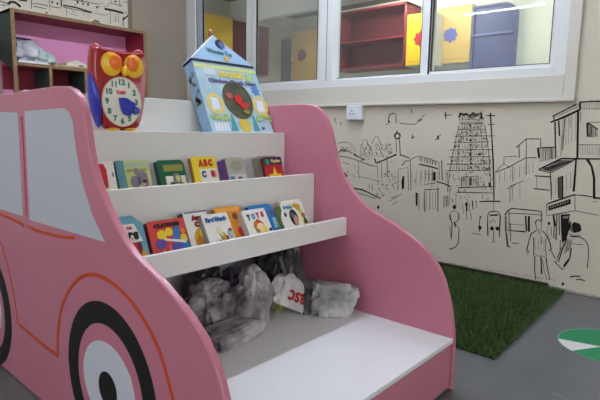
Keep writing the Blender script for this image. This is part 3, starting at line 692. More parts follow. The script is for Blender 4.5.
bundle('carrier_bag', 'dark plastic bag in the shadow behind the white lettered bag', 'bag', (252, 244, 284), 1.66, .15, 0.2, 5, P_DARK, amp=.2, crease=.9)
bundle('carrier_bag', 'charcoal bag deep in the back left of the heap', 'bag', (184, 266, 218), 1.76, .16, 0.0, 12, P_DARK, amp=.2, crease=.8)
bundle('carrier_bag', 'grey creased bag at the back against the right pink panel', 'bag', (281, 240, 314), 1.575, .12, 0.1, 10, plastic('mid_grey_bag', (168, 166, 170), (84, 82, 86)), amp=.2, crease=1.3)
bundle('carrier_bag', 'dark grey crushed bag between the white bag and the silver parcel', 'bag', (290, 275, 326), 1.365, .11, -0.74, 9, plastic('charcoal_wrap', (120, 118, 122), (58, 56, 60)), at=(1.632, .12), amp=.15, crease=1.1)
bundle('wrapped_bundle', 'silver grey wrapped parcel at the right end of the step', 'bundle', (322, 279, 358), 1.28, .105, -0.74, 17, P_FOIL, at=(1.682, .18), amp=.12, crease=.9, sq=.55)
t, bw_, bh_ = bundle('carrier_bag', 'white carrier bag with upside-down red letters slumped in the middle of the heap', 'bag', (264, 280, 298), 1.49, .10, -0.1, 6, P_YELL, amp=.12, crease=.7)
fl = crumple((0.22, 0.08, 0.14), 61, amp=.10, crease=.45, sq=.6)
c_, s_ = math.cos(0.5), math.sin(0.5)
fl.v = [(v[0]*c_+v[2]*s_-0.045, v[1]-0.085, -v[0]*s_+v[2]*c_+0.035) for v in fl.v]
flap = fl.build('bag_front', P_WHITE, t, smooth=True); crisp(flap)
REDI = mat('red_print', (176, 32, 40), 0.5)
lt = text_part('red_lettering', 'asc', 0.085, REDI, t, (-0.022, 0.0, 0.078), weight=0.002, rotz=math.pi-0.48, depth=0.0)
from mathutils.bvhtree import BVHTree
bv_ = BVHTree.FromPolygons([Vector(v) for v in fl.v], fl.f)
import bmesh as _b
bm_ = _b.new(); bm_.from_mesh(lt.data); _b.ops.subdivide_edges(bm_, edges=bm_.edges[:], cuts=1); bm_.to_mesh(lt.data); bm_.free()
for v in lt.data.vertices:                       # the print follows the bag's surface
    hit = bv_.ray_cast(Vector((v.co.x, -1, v.co.z)), Vector((0, 1, 0)))
    v.co.y = (hit[0].y if hit[0] else -.06) - .003

# ---------------------------------------------------------- car shelf unit
UX0, UX1, PT = 0.684, 1.792, 0.022
ux0, ux1 = UX0+PT, UX1
UNIT = thing('display_shelf', 'pink and white tiered book display shelf with sides cut like a car', 'display shelf', ((UX0+UX1)/2, 1.85, 0)); o_ = ((UX0+UX1)/2, 1.85, 0)
front = [(1.85,1.114),(1.70,1.119),(1.59,1.120),(1.53,1.117),(1.488,1.107),(1.450,1.083),(1.424,1.045),(1.402,1.005),(1.386,.95),(1.370,.895),(1.348,.84),(1.318,.790),(1.275,.742),(1.228,.70),(1.175,.668),(1.115,.646),(1.055,.622),(.995,.592),(.94,.562),(.895,.528),(.858,.487),(.83,.44),(.81,.385),(.792,.32),(.78,.25),(.774,.17),(.775,.004)]
back = [(2*1.85-y, z-(.009 if z > 1.09 else 0)) for y, z in reversed(front[1:])]
prof = front + back
bow = {1.05: .006, 1.005: .014, .95: .018, .895: .018, .84: .010, .79: .002}      # the near board was cut a little fuller here
prof_near = [(y+bow.get(z, 0) if y < 1.85 else y, z) for y, z in prof]
def panel(x0, x1, pr):
    return MB().prism(pr, 'x', x0, x1).build('side_panel', PINK, UNIT, bevel=0.005, off=o_, segs=3)
nearp = panel(UX0, UX0+PT, prof_near); farp = panel(UX1, UX1+PT, prof)
def paint(mb, name, mt): return mb.build(name, mt, nearp, off=o_)
xa, xb = UX0-0.0016, UX0+0.0005
def rounded(poly, r=0.03, n=6):
    out = []; N = len(poly)
    for i, p in enumerate(poly):
        a, b = Vector(poly[i-1]), Vector(poly[(i+1) % N]); p = Vector(p)
        d1, d2 = (a-p), (b-p); rr_ = min(r, d1.length*.45, d2.length*.45)
        s, e_ = p+d1.normalized()*rr_, p+d2.normalized()*rr_
        for k in range(n+1):
            t_ = k/n; q = s*(1-t_)**2 + p*2*t_*(1-t_) + e_*t_**2; out.append((q.x, q.y))
    return out
edge_ = [tuple(on_x(px, py, UX0)[1:]) for px, py in ((64,108),(69.5,112),(73,121),(76,146),(80,171),(85.5,193),(92.5,215),(105,242))]
wf_ = [(1.845,1.047)]+edge_+[(1.852,.674)]
wb_ = rounded([(1.905,1.043),(2.22,1.05),(2.38,.68),(1.912,.679)], .012)
paint(MB().prism(wf_, 'x', xa, xb), 'painted_window', GREYPAINT); paint(MB().prism(wb_, 'x', xa, xb), 'painted_window', GREYPAINT)
for wy in (1.338, 2.352):
    wz = 0.243
    tyre = MB().ring((wy, wz), 0.19, 0.256, 'x', xa, xb, 72)
    tyre.v = [(v[0], v[1], max(v[2], 0.006)) for v in tyre.v]
    paint(tyre, 'painted_tyre', BLACKP)
    paint(MB().disc((wy+.002, wz+0.004), 0.15, 0.132, 'x', xa, xb, 56), 'painted_rim', HUBWHITE)
    paint(MB().disc((wy+.002, wz-0.008), 0.053, 0.054, 'x', xa-0.0008, xb, 32), 'painted_hub', BLACKP)
def ribbon(pts, w):
    mb = MB(); L = []; R_ = []
    for i, p in enumerate(pts):
        d = Vector(pts[min(i+1, len(pts)-1)])-Vector(pts[max(i-1, 0)]); d.normalize(); nn = Vector((-d.y, d.x))*w/2
        L.append((p[0]+nn.x, p[1]+nn.y)); R_.append((p[0]-nn.x, p[1]-nn.y))
    for i in range(len(pts)-1):
        mb.prism([L[i], L[i+1], R_[i+1], R_[i]], 'x', xa, xb)
    return mb
def smooth_pts(p, it=2):
    for _ in range(it):
        q = [p[0]]
        for a, b in zip(p[:-1], p[1:]): q += [(a[0]*.75+b[0]*.25, a[1]*.75+b[1]*.25), (a[0]*.25+b[0]*.75, a[1]*.25+b[1]*.75)]
        p = q+[p[-1]]
    return p
arch = smooth_pts([(1.679,.23),(1.672,.31),(1.63,.425),(1.53,.525),(1.42,.572),(1.32,.575),(1.217,.552),(1.131,.504),(1.064,.443),(1.015,.345),(.985,.25),(.98,.14),(.985,.02)])
paint(ribbon(arch, .0115), 'orange_line', ORANGE)
paint(ribbon([(2.028,.247),(1.86,.238),(1.679,.228)], .0115), 'orange_line', ORANGE)
arch2 = smooth_pts([(2.028,.247),(2.043,.338),(2.10,.476),(2.165,.553),(2.26,.575),(2.40,.57),(2.55,.50),(2.66,.36),(2.70,.2),(2.71,.02)])
paint(ribbon(arch2, .006), 'orange_line', ORANGE)
paint(ribbon(smooth_pts([(2.30,.66),(2.146,.659),(1.947,.652),(1.915,.643)], 1), .012), 'orange_line', ORANGE)
paint(ribbon(smooth_pts([(1.868,.647),(1.78,.642),(1.70,.648),(1.618,.649),(1.513,.664)], 1), .010), 'orange_line', ORANGE)
paint(ribbon([(1.874,1.03),(1.876,.85),(1.882,.69)], .008), 'pillar_line', mat('deep_rose_line', (178, 66, 96), .5))
# boards
def board(x0, x1, y0, y1, z0, z1, name, mt=WHITE_LAM, bev=0.0025): return MB().box(x0, x1, y0, y1, z0, z1).build(name, mt, UNIT, bevel=bev, off=o_)
E_ = 0.0005
board(ux0, ux1, 1.895, 1.913, 0.013, 1.122, 'back_board')
board(ux0, ux1, 1.699, 1.895, 0.962, 0.980, 'top_shelf')
board(ux0, ux1, 1.681, 1.699, 0.655, 0.986, 'riser')
board(ux0, ux1, 1.508, 1.681, 0.700, 0.716, 'book_tray')
board(ux0, ux1, 1.490, 1.508, 0.545, 0.803, 'riser')
board(ux0, ux1, 1.317, 1.490, 0.545, 0.560, 'book_tray')
board(ux0, ux1, 1.299, 1.317, 0.543, 0.622, 'front_lip')
board(ux0, ux1, 0.778, 1.895, 0.197, 0.215, 'step_top', STEP_WHITE)
board(ux0, ux1, 0.784, 0.802, 0.013, 0.197, 'step_front', PINK)
# rear side of the unit
board(ux0, ux1, 1.913, 2.922, 0.197, 0.215, 'step_top', STEP_WHITE); board(ux0, ux1, 2.900, 2.918, 0.013, 0.197, 'step_front', PINK)
board(ux0, ux1, 1.913, 2.30, 0.545, 0.56, 'book_tray'); board(ux0, ux1, 2.30, 2.318, 0.543, 0.622, 'front_lip')
ft = MB()
for fx in (UX0+0.003, UX1+0.003):
    for fy in (0.83, 1.85, 2.85): ft.box(fx, fx+0.016, fy, fy+0.06, 0.0, 0.004)
ft.build('foot', BLACKP, UNIT, off=o_)

# -------------------------------------------------------------------- owl
OX, OY, OZ = 0.980, 1.742, 0.981
owl = thing('owl_clock', 'red plastic owl toy clock with orange eyes and blue wings on the top shelf', 'toy clock', (OX, OY, OZ))
ORED = mat('glossy_red_plastic', (158, 22, 34), 0.22, 0.5, coat=0.3); OBLUE = mat('glossy_blue_plastic', (44, 56, 176), 0.3, 0.5)
OYEL = mat('glossy_yellow_plastic', (236, 186, 40), 0.3, 0.5); OOR = mat('orange_eye_plastic', (232, 116, 34), 0.3, 0.5); OWHT = mat('clock_dial', (232, 230, 218), 0.5); OGRN = mat('teal_print', (20, 120, 104), 0.5)
outline = smooth_pts([(0.0,.006),(.066,.006),(.083,.05),(.096,.11),(.107,.175),(.110,.225),(.107,.262),(.104,.296),(.094,.301),(.080,.296),(.0,.291)], 2)
outline = [(x*.96, z) for x, z in outline]
full = outline + [(-x, z) for x, z in reversed(outline[1:-1])]
body = MB(); n = len(full); layers = [(0.003, .90), (-0.0, .945), (0.012, 1.0), (0.040, 1.0), (0.058, .965), (0.066, .88)]
cz = .15
for d, s in layers: body.v += [(x*s+.006, d, cz+(z-cz)*s) for x, z in full]
for k in range(len(layers)-1): body.f += [(k*n+i, k*n+(i+1) % n, (k+1)*n+(i+1) % n, (k+1)*n+i) for i in range(n)]
body.f += [tuple(range(n)), tuple((len(layers)-1)*n+i for i in range(n-1, -1, -1))]
bo = body.build('body', ORED, owl, smooth=True); bv = bo.modifiers.new('edge', 'EDGE_SPLIT'); bv.split_angle = D2R(50)
for sx in (-1, 1):
    w = MB().ell((0, 0, 0), (0.017, 0.046, 0.098), 24, 16)
    w.v = [(sx*(.087-0.024*((.12-(v[2]+.115))/.2))+v[0]*.8-(.004 if sx > 0 else 0), (.032 if sx < 0 else .046)+v[1]*.85*(1-.25*abs(v[2])/.1), .112+v[2]) for v in w.v]
    w.build('wing', OBLUE, owl, smooth=True)
    MB().ell((sx*.084+.006, .030, .292), (.019, .022, .020), 16, 10).build('ear_tuft', ORED, owl, smooth=True)
    ex = -0.033 if sx < 0 else 0.055
    ey = MB().ell((ex, .002, .242), (.0405, .011, .0425), 32, 14).build('eye', OYEL, owl, smooth=True)
    MB().ell((ex+(.011 if sx < 0 else -.009), -.009, .249), (.024, .010, .028), 24, 12).build('iris', OOR, ey, smooth=True)
    MB().ell((sx*.036-.004, -.006, .008), (.026, .024, .0085), 20, 8).build('foot', OYEL, owl, smooth=True)
MB().ell((.012, -.010, .220), (.0125, .013, .018), 16, 10).build('beak', OYEL, owl, smooth=True)
dial = MB().ring((.002, .110), .0745, .078, 'y', -.003, .006, 56, .0865, .090).build('dial_rim', mat('dial_rim_cream', (214, 208, 190), .4), owl)
MB().disc((.002, .110), .0755, .0875, 'y', -.0005, .006, 56).build('clock_dial', OWHT, owl)
for k in range(1, 13):
    a = math.pi/2-k*math.pi/6
    text_part('numeral', str(k), .028, OGRN, owl, (.002+.058*math.cos(a), -.001, .110+.070*math.sin(a)), weight=.0012)
text_part('red_lettering', 'TOMY', .017, mat('red_letter_print', (206, 52, 40), .5), owl, (.0, -.001, .143), width=.042, weight=.001)
hand = MB().prism(smooth_pts([(-.012,.124),(.014,.126),(.036,.112),(.050,.108),(.046,.098),(.054,.088),(.034,.09),(.036,.066),(.018,.060),(.004,.066),(-.006,.085),(-.012,.124)], 2), 'y', -.016, -.001).build('clock_hand', OBLUE, owl, bevel=.003)
MB().prism(flower(.013, 8, .12, (.052, .080)), 'y', -.018, -.008).build('hand_gear', mat('blue_gear', (70, 84, 176), .4), owl)

# --------------------------------------------------------------- play box
th = math.atan(.45)
bx = thing('play_box', 'pale blue house-shaped toy box with a pitched roof lid leaning on the white back board', 'toy box', (1.406, 1.744, .9815), (-th, 0, 0))
BSKY = mat('sky_blue_card', (150, 190, 214), .45, .4, col2=(190, 212, 218), vscale=14); BSIDE = mat('blue_card_side', (112, 152, 196), .5, col2=(140, 172, 196), vscale=20)
BROOF = mat('roof_blue_card', (158, 196, 234), .4); DARKE = mat('dark_gap', (22, 30, 40), .7); LIME = mat('lime_card', (206, 218, 140), .5)
bw, bh, bd = .378, .348, .066
carton = MB().box(0, bw, 0, bd, 0.002, bh).build('carton', BSKY, bx, bevel=.002)
MB().box(-.0015, .0005, 0.002, bd-.002, 0.006, bh-.004).build('side_print', BSIDE, carton)
sp = MB()
random.seed(4)
for i in range(16): sp.disc((random.uniform(.014, .052), random.uniform(.14, .30)), .007, .012, 'x', -.003, -.001, 10)
sp.build('side_picture', mat('olive_print', (150, 140, 70), .6, col2=(60, 70, 110), vscale=60), carton)
# roof lid (triangular prism that overhangs) + knob
rf = MB().prism([(-.008,.357),(bw-.006,.357),(.160,.496)], 'y', -.004, bd+.006).build('roof_lid', BROOF, bx, bevel=.002)
MB().box(-.004, bw-.008, -.003, bd, .348, .3575).build('roof_gap', DARKE, bx)
MB().prism([(-.008,.358),(.001,.358),(.160,.487),(.160,.496)], 'y', -.0055, -.0035).build('roof_trim', mat('white_trim_print', (236, 236, 224), .5), rf)
MB().ell((.176, .02, .520), (.012, .012, .022), 16, 10).build('knob', mat('brown_knob', (140, 84, 60), .5), bx, smooth=True)
MB().disc((.188, .452), .026, .024, 'y', -.0065, -.003, 24).build('roof_hole', DARKE, rf)
MB().disc((.197, .447), .018, .018, 'y', -.008, -.003, 20).build('roof_picture', mat('blue_bird_print', (66, 98, 160), .5), rf)
text_part('roof_lettering', 'Wooden Toy', .030, mat('teal_letter_print', (60, 110, 120), .5), rf, (.172, -.006, .405), width=.15, weight=.0008, rotz=-.06)
MB().prism(flower(.013, 6, .2, (.205, .376)), 'y', -.007, -.003).build('roof_picture', mat('gold_print', (222, 172, 66), .5), rf)
MB().box(0.001, bw-.001, -.0012, .001, .318, .334).build('lime_band', LIME, carton)
text_part('title', 'GOODIES', .034, mat('yellow_letter_print', (232, 206, 70), .5), carton, (.205, -.0016, .292), width=.15, weight=.002)
text_part('title', 'Chicken Chuck Nest', .026, mat('plum_letter_print', (92, 74, 132), .5), carton, (.205, -.0016, .257), width=.29, weight=.0012)
MB().box(.045, .115, -.0012, .001, .285, .318).build('label_patch', mat('pale_patch', (204, 218, 230), .5), carton)
MB().prism(flower(.020, 5, .25, (.315, .288)), 'y', -.002, .001).build('leaf_print', mat('leaf_green_print', (168, 206, 120), .5), carton)
ovc = (.203, .166)
MB().ring(ovc, .080, .088, 'y', -.003, .001, 56, .086, .094).build('oval_rim', mat('olive_oval_rim', (90, 84, 50), .5), carton)
MB().disc(ovc, .081, .087, 'y', -.0015, .0008, 48).build('oval_window', mat('dark_olive_picture', (92, 92, 74), .35, col2=(62, 66, 56), vscale=18), carton)
for (c, a, b, mt) in (((.205,.168), .022, .024, mat('red_print_picture', (212, 32, 46), .35)), ((.232,.138), .026, .018, mat('scarlet_picture', (190, 44, 40), .35)), ((.155,.185), .02, .016, mat('rose_picture', (176, 86, 88), .4)), ((.235,.108), .022, .012, mat('moss_picture', (128, 130, 60), .4)), ((.20,.165), .012, .013, mat('wine_picture', (110, 12, 26), .4))):
    MB().disc(c, a, b, 'y', -.004-a*.05, -.001, 24).build('picture', mt, carton)
YP = mat('yellow_window_print', (226, 206, 120), .5); WP = mat('white_window_print', (226, 230, 240), .5); GP = mat('green_bush_print', (120, 178, 120), .5, col2=(200, 206, 110), vscale=90); BP = mat('blue_tree_print', (80, 150, 160), .5)
for cxp in (.062, .338):
    MB().ring((cxp, .142), .030, .048, 'y', -.0015, .001, 16, .036, .052).build('print_frame', YP, carton)
    MB().box(cxp-.022, cxp+.022, -.0014, .001, .112, .172).build('print_window', WP, carton)
    b_ = MB()
    for i in range(14): b_.disc((cxp+random.uniform(-.045, .05), .075+random.uniform(-.012, .016)), .010, .009, 'y', -.0016-.0001*i, .001, 10)
    b_.build('print_bush', GP, carton)
for cxp in (.135, .270): MB().prism([(cxp-.020,.012),(cxp+.020,.012),(cxp+.003,.092),(cxp-.003,.092)], 'y', -.0015, .001).build('print_tree', BP, carton)
MB().disc((.203, .040), .034, .036, 'y', -.0016, .001, 24).build('print_door', mat('mustard_print', (214, 188, 74), .5), carton)
f_ = MB()
for i in range(5): f_.box(.022+.017*i, .034+.017*i, -.0015, .001, .010, .050)
f_.build('print_fence', WP, carton)
MB().prism(flower(.024, 7, .2, (.335, .225)), 'y', -.0016, .001).build('print_cloud', mat('blue_cloud_print', (84, 140, 206), .5), carton)
text_part('small_print', '3+', .02, mat('navy_letter_print', (50, 60, 100), .5), carton, (.315, -.0014, .025), weight=.001)

# ------------------------------------------------------------------ books
PAGES = mat('page_block_paper', (222, 216, 202), .7, vary=.1, vscale=80)
def C(name, c): return mat('print_'+name, c, .35, .4)
BOOKN = [0]
def book(label, group, X0, w, h, yb, zb, k, cover, spine, t=.020, art=(), chamfer=0.0, roll=0.0, title=None):
    th_ = math.atan(k)
    b = thing('board_book', label, 'book', (X0, yb, zb), (-th_, roll, 0), group=group)
    if chamfer: outl = rounded([(0, 0), (w, 0), (w, h-chamfer), (w-chamfer, h), (0, h)], .006, 3)
    else: outl = rounded([(0, 0), (w, 0), (w, h), (0, h)], .007, 4)
    MB().prism(outl, 'y', 0.0, .0025).build('front_cover', cover, b)
    MB().prism(outl, 'y', t-.0025, t).build('back_cover', spine, b)
    q = .002
    MB().prism([(q, q), (w-q, q), (w-q, h-q-chamfer), (w-q-chamfer, h-q), (q, h-q)], 'y', .0025, t-.0025).build('page_block', PAGES, b)
    MB().box(-.002, .0021, 0.0005, t-.0005, .004, h-.004).build('spine', spine, b)
    for i, a in enumerate(art):
        kind, mt = a[0], a[1]; y0_ = -.0006-.00025*i
        if kind == 'box': o = MB().box(a[2]*w, a[3]*w, y0_, .001, a[4]*h, a[5]*h)
        elif kind == 'disc': o = MB().disc((a[2]*w, a[3]*h), a[4]*w, a[5]*h, 'y', y0_, .001, 20)
        elif kind == 'poly': o = MB().prism([(x*w, z*h) for x, z in a[2]], 'y', y0_, .001)
        if kind == 'text':
            text_part('title', a[2], a[5]*h, mt, b, (a[3]*w, y0_, a[4]*h), width=a[6]*w, weight=a[7] if len(a) > 7 else .001, depth=.0004)
        else: o.build('cover_picture', mt, b)
    return b
GM, GL = 'board books on the upper tray', 'board books on the lower tray'
YM, ZM, YL, ZL = 1.513, .7175, 1.322, .5615
W_ = C('white', (226, 224, 218)); K_ = C('black', (24, 24, 26)); R_ = C('red', (190, 36, 44)); Y_ = C('yellow', (232, 204, 50)); G_ = C('green', (26, 92, 66)); LG = C('light_green', (190, 198, 132)); TEAL = C('teal', (92, 140, 146)); LIL = C('grey_lilac', (128, 118, 132)); MINT = C('mint', (170, 190, 160))
NAVY = C('navy', (40, 42, 92)); BL = C('blue', (44, 118, 186)); SKY = C('sky', (120, 178, 208)); OR = C('orange', (214, 136, 50)); BR = C('brown', (120, 72, 48)); PK = C('pink', (216, 150, 150)); PUR = C('purple', (112, 72, 136)); GRY = C('grey', (150, 148, 138)); GR2 = C('warm_grey', (128, 120, 108)); CR = C('coral', (206, 70, 72)); CREAMB = C('cream', (220, 212, 184)); GOLD = C('gold', (200, 156, 40))
book('white board book with a red figure at the left end of the upper tray', GM, .788, .055, .178, YM, ZM, .30, W_, CREAMB, .014, art=(
    ('poly', R_, [(.0,.35),(.45,.35),(.50,.85),(.35,.96),(.0,.96)]), ('box', Y_, .05, .5, .36, .52), ('box', BR, .1, .35, .5, .62), ('disc', GR2, .85, .75, .05, .05)))
book('pale yellow-green board book with two grey elephants on the upper tray', GM, .852, .122, .180, YM, ZM, .33, LG, G_, .022, art=(
    ('box', TEAL, 0, .24, 0, 1), ('box', MINT, .24, .98, .86, .97), ('box', C('moss', (140, 160, 90)), .3, .9, .78, .83), ('disc', LIL, .50, .58, .15, .12), ('disc', LIL, .74, .66, .16, .13), ('disc', LIL, .58, .78, .06, .07), ('disc', C('dark_lilac', (96, 84, 100)), .62, .6, .05, .09), ('disc', LIL, .80, .55, .1, .14), ('disc', K_, .78, .58, .07, .03), ('disc', PK, .74, .52, .05, .03)))
book('dark green board book with a framed animal picture on the upper tray', GM, 1.012, .112, .177, YM, ZM, .35, G_, C('deep_green', (24, 70, 54)), .024, art=(
    ('box', C('ochre_band', (142, 140, 70)), .18, .92, .76, .90), ('box', CREAMB, .2, .95, .05, .66), ('box', W_, .22, .58, .56, .66), ('disc', GR2, .62, .58, .16, .14), ('disc', C('plum', (74, 56, 84)), .42, .42, .13, .12), ('disc', BR, .75, .42, .14, .1), ('disc', LG, .65, .6, .08, .07)), chamfer=.012)
book('bright yellow ABC board book on the upper tray', GM, 1.157, .116, .184, YM, ZM, .33, Y_, C('mustard_spine', (150, 110, 40)), .018, art=(
    ('text', R_, 'A B C', .56, .86, .17, .58, .0035), ('box', W_, .26, .96, .02, .74), ('text', C('slate', (70, 84, 104)), 'C', .40, .62, .17, .18, .003), ('text', C('rust', (178, 60, 56)), 'B', .78, .62, .16, .18, .003), ('disc', C('teal_dot', (30, 100, 110)), .55, .42, .09, .05), ('disc', PK, .85, .62, .08, .09), ('text', R_, 'B', .78, .62, .12, .14, .003)))
book('purple spined board book with a faded grey cover on the upper tray', GM, 1.325, .098, .178, YM, ZM, .36, C('faded_grey', (170, 170, 156)), PUR, .050, art=(
    ('disc', C('soft_grey', (152, 153, 138)), .55, .80, .34, .13), ('box', C('pale_lilac', (196, 190, 200)), .05, .95, .42, .60), ('box', C('slate_b', (90, 110, 120)), .06, .30, .44, .56), ('disc', C('ash', (110, 106, 98)), .6, .5, .12, .05), ('disc', W_, .7, .2, .2, .1)), chamfer=.012)
book('red board book with a yellow star at the right end of the upper tray', GM, 1.527, .112, .172, YM, ZM, .30, R_, C('dark_red_spine', (110, 40, 44)), .016, art=(
    ('box', NAVY, 0, 1, .80, .985), ('text', C('cream_title', (224, 212, 130)), 'Playtime', .66, .89, .10, .52, .0012), ('disc', C('leaf', (70, 150, 110)), .2, .87, .11, .075),
    ('poly', Y_, [(.52+(.40 if i % 2 == 0 else .17)*math.sin(i*math.pi/5), .46+(.29 if i % 2 == 0 else .12)*math.cos(i*math.pi/5)) for i in range(10)]), ('disc', C('star_green', (120, 150, 70)), .52, .46, .07, .05)))
book('thick grey-brown book tucked behind the red star book on the upper tray', GM, 1.511, .112, .176, YM+.017, ZM, .30, GRY, GR2, .034, art=(('box', C('dull_olive', (110, 108, 80)), .02, .1, .3, .9),))

book('teal and white cut-corner book at the left end of the lower tray', GL, .738, .098, .186, YL, ZL, .42, C('teal_blue', (104, 160, 178)), C('dark_teal', (60, 100, 112)), .020, art=(
    ('poly', W_, [(.05,.55),(.88,.55),(.70,.86),(.05,.86)]), ('text', K_, 'RS', .60, .65, .15, .34, .003), ('box', C('wine', (120, 34, 52)), .05, .80, .05, .54), ('box', R_, .50, .66, .05, .54), ('disc', GOLD, .82, .32, .09, .08), ('box', NAVY, .1, .35, .2, .54), ('text', R_, 'CA', .5, .79, .06, .2, .001)), chamfer=.03)
book('coral red CLOTHES board book with painted garments on the lower tray', GL, .848, .138, .158, YL, ZL, .41, CR, C('maroon_spine', (92, 24, 32)), .024, art=(
    ('text', C('ink', (60, 24, 34)), 'CLOTHES', .50, .885, .10, .70, .0018), ('disc', Y_, .32, .70, .13, .10), ('disc', Y_, .52, .74, .10, .09), ('disc', C('lime', (200, 206, 70)), .88, .56, .09, .10), ('poly', BL, [(.55,.52),(.68,.84),(.82,.84),(.75,.52)]), ('disc', C('violet', (96, 76, 150)), .25, .52, .14, .10), ('disc', C('violet_b', (84, 84, 170)), .68, .42, .16, .1), ('disc', BL, .90, .40, .10, .09), ('poly', PK, [(.40,.10),(.52,.10),(.46,.5)]), ('poly', W_, [(.35,.58),(.90,.46),(.90,.52),(.36,.62)]), ('disc', OR, .88, .72, .06, .06), ('poly', PK, [(.15,.1),(.25,.1),(.30,.44)])))
book('grey-spined animal board book with a yellow creature between CLOTHES and First Words', GL, 1.016, .100, .170, YL+.036, ZL, .47, W_, C('charcoal_spine', (70, 66, 70)), .030, art=(
    ('box', C('lilac_edge', (90, 90, 140)), .06, 1, .955, .985), ('text', C('crimson', (140, 28, 40)), 'Any', .50, .84, .13, .46, .0025), ('text', C('crimson', (140, 28, 40)), 'Cat', .58, .70, .13, .46, .0025), ('disc', GOLD, .55, .38, .34, .24), ('disc', C('amber', (186, 122, 30)), .48, .30, .22, .18), ('disc', Y_, .62, .5, .15, .1)))
book('white First Words board book with blue title, in front of the orange one', GL, 1.073, .116, .160, YL, ZL, .57, W_, C('striped_spine', (150, 148, 150)), .026, art=(
    ('text', C('title_blue', (26, 92, 160)), 'First Words', .50, .86, .13, .82, .0022), ('disc', CREAMB, .5, .6, .12, .1), ('disc', GOLD, .62, .45, .06, .10), ('disc', BR, .70, .40, .05, .07), ('poly', C('olive', (120, 116, 60)), [(.45,.55),(.6,.35),(.5,.35)]), ('disc', SKY, .87, .50, .10, .12), ('disc', R_, .90, .58, .06, .04), ('disc', C('tan', (200, 170, 130)), .88, .46, .06, .04), ('disc', K_, .40, .36, .05, .03), ('disc', K_, .26, .34, .05, .03), ('disc', Y_, .8, .33, .05, .03)))
book('orange picture book standing behind First Words and TOYS', GL, 1.162, .122, .168, YL+.046, ZL, .50, OR, C('orange_spine', (180, 100, 40)), .016, art=(
    ('box', C('amber_band', (224, 160, 70)), .05, .95, .88, .97), ('disc', BR, .72, .76, .10, .08), ('disc', PK, .85, .50, .12, .10), ('disc', C('wine_b', (120, 34, 52)), .88, .35, .12, .1), ('disc', R_, .75, .40, .08, .1), ('disc', GOLD, .9, .7, .08, .06)))
book('white TOYS board book with a cartoon face on the lower tray', GL, 1.263, .120, .158, YL, ZL, .62, W_, C('pale_spine', (196, 194, 186)), .030, art=(
    ('text', C('dark_teal_t', (30, 74, 96)), 'T', .20, .80, .17, .13, .003), ('text', C('sky_t', (70, 140, 180)), 'O', .40, .81, .17, .15, .003), ('text', C('plum_t', (140, 50, 90)), 'Y', .60, .82, .17, .13, .003), ('text', C('red_t', (196, 50, 56)), 'S', .80, .83, .17, .12, .003), ('disc', C('ginger', (190, 96, 50)), .50, .55, .22, .16), ('disc', C('face', (236, 200, 150)), .55, .48, .18, .15), ('disc', R_, .5, .68, .05, .05), ('disc', Y_, .70, .46, .07, .08), ('disc', C('olive_t', (130, 130, 70)), .38, .44, .07, .05), ('disc', NAVY, .92, .42, .06, .04)))
book('blue board book with rounded corner standing behind TOYS', GL, 1.325, .132, .161, YL+.040, ZL, .52, BL, C('deep_blue', (30, 74, 140)), .022, art=(
    ('disc', C('rose_dot', (150, 70, 120)), .88, .76, .06, .07), ('box', C('pale_blue', (150, 196, 214)), .80, .97, .35, .62)), chamfer=.022)
book('white book with a black oval and green swoosh, right end of lower tray', GL, 1.462, .132, .160, YL, ZL, .52, W_, C('olive_spine', (120, 138, 60)), .034, art=(
    ('disc', C('lime_swoosh', (176, 196, 70)), .40, .50, .54, .46), ('disc', W_, .32, .52, .46, .42), ('text', BL, 'Babies', .28, .88, .11, .40, .0015), ('disc', K_, .42, .60, .18, .22), ('disc', C('skin', (196, 150, 120)), .47, .52, .10, .14), ('disc', C('dusk', (90, 96, 110)), .38, .66, .08, .08), ('disc', OR, .74, .86, .10, .08), ('disc', C('dots', (60, 70, 110)), .08, .70, .05, .06), ('poly', K_, [(.80,.40),(.96,.40),(.88,.6)]), ('disc', CR, .86, .62, .07, .06), ('disc', GOLD, .62, .9, .07, .06)))
book('white picture book with black and coral figures behind the oval one', GL, 1.508, .122, .162, YL+.040, ZL, .50, W_, CREAMB, .014, art=(
    ('poly', K_, [(.82,.3),(.98,.3),(.95,.55),(.86,.6)]), ('disc', CR, .86, .68, .09, .1), ('disc', NAVY, .92, .9, .05, .04)))

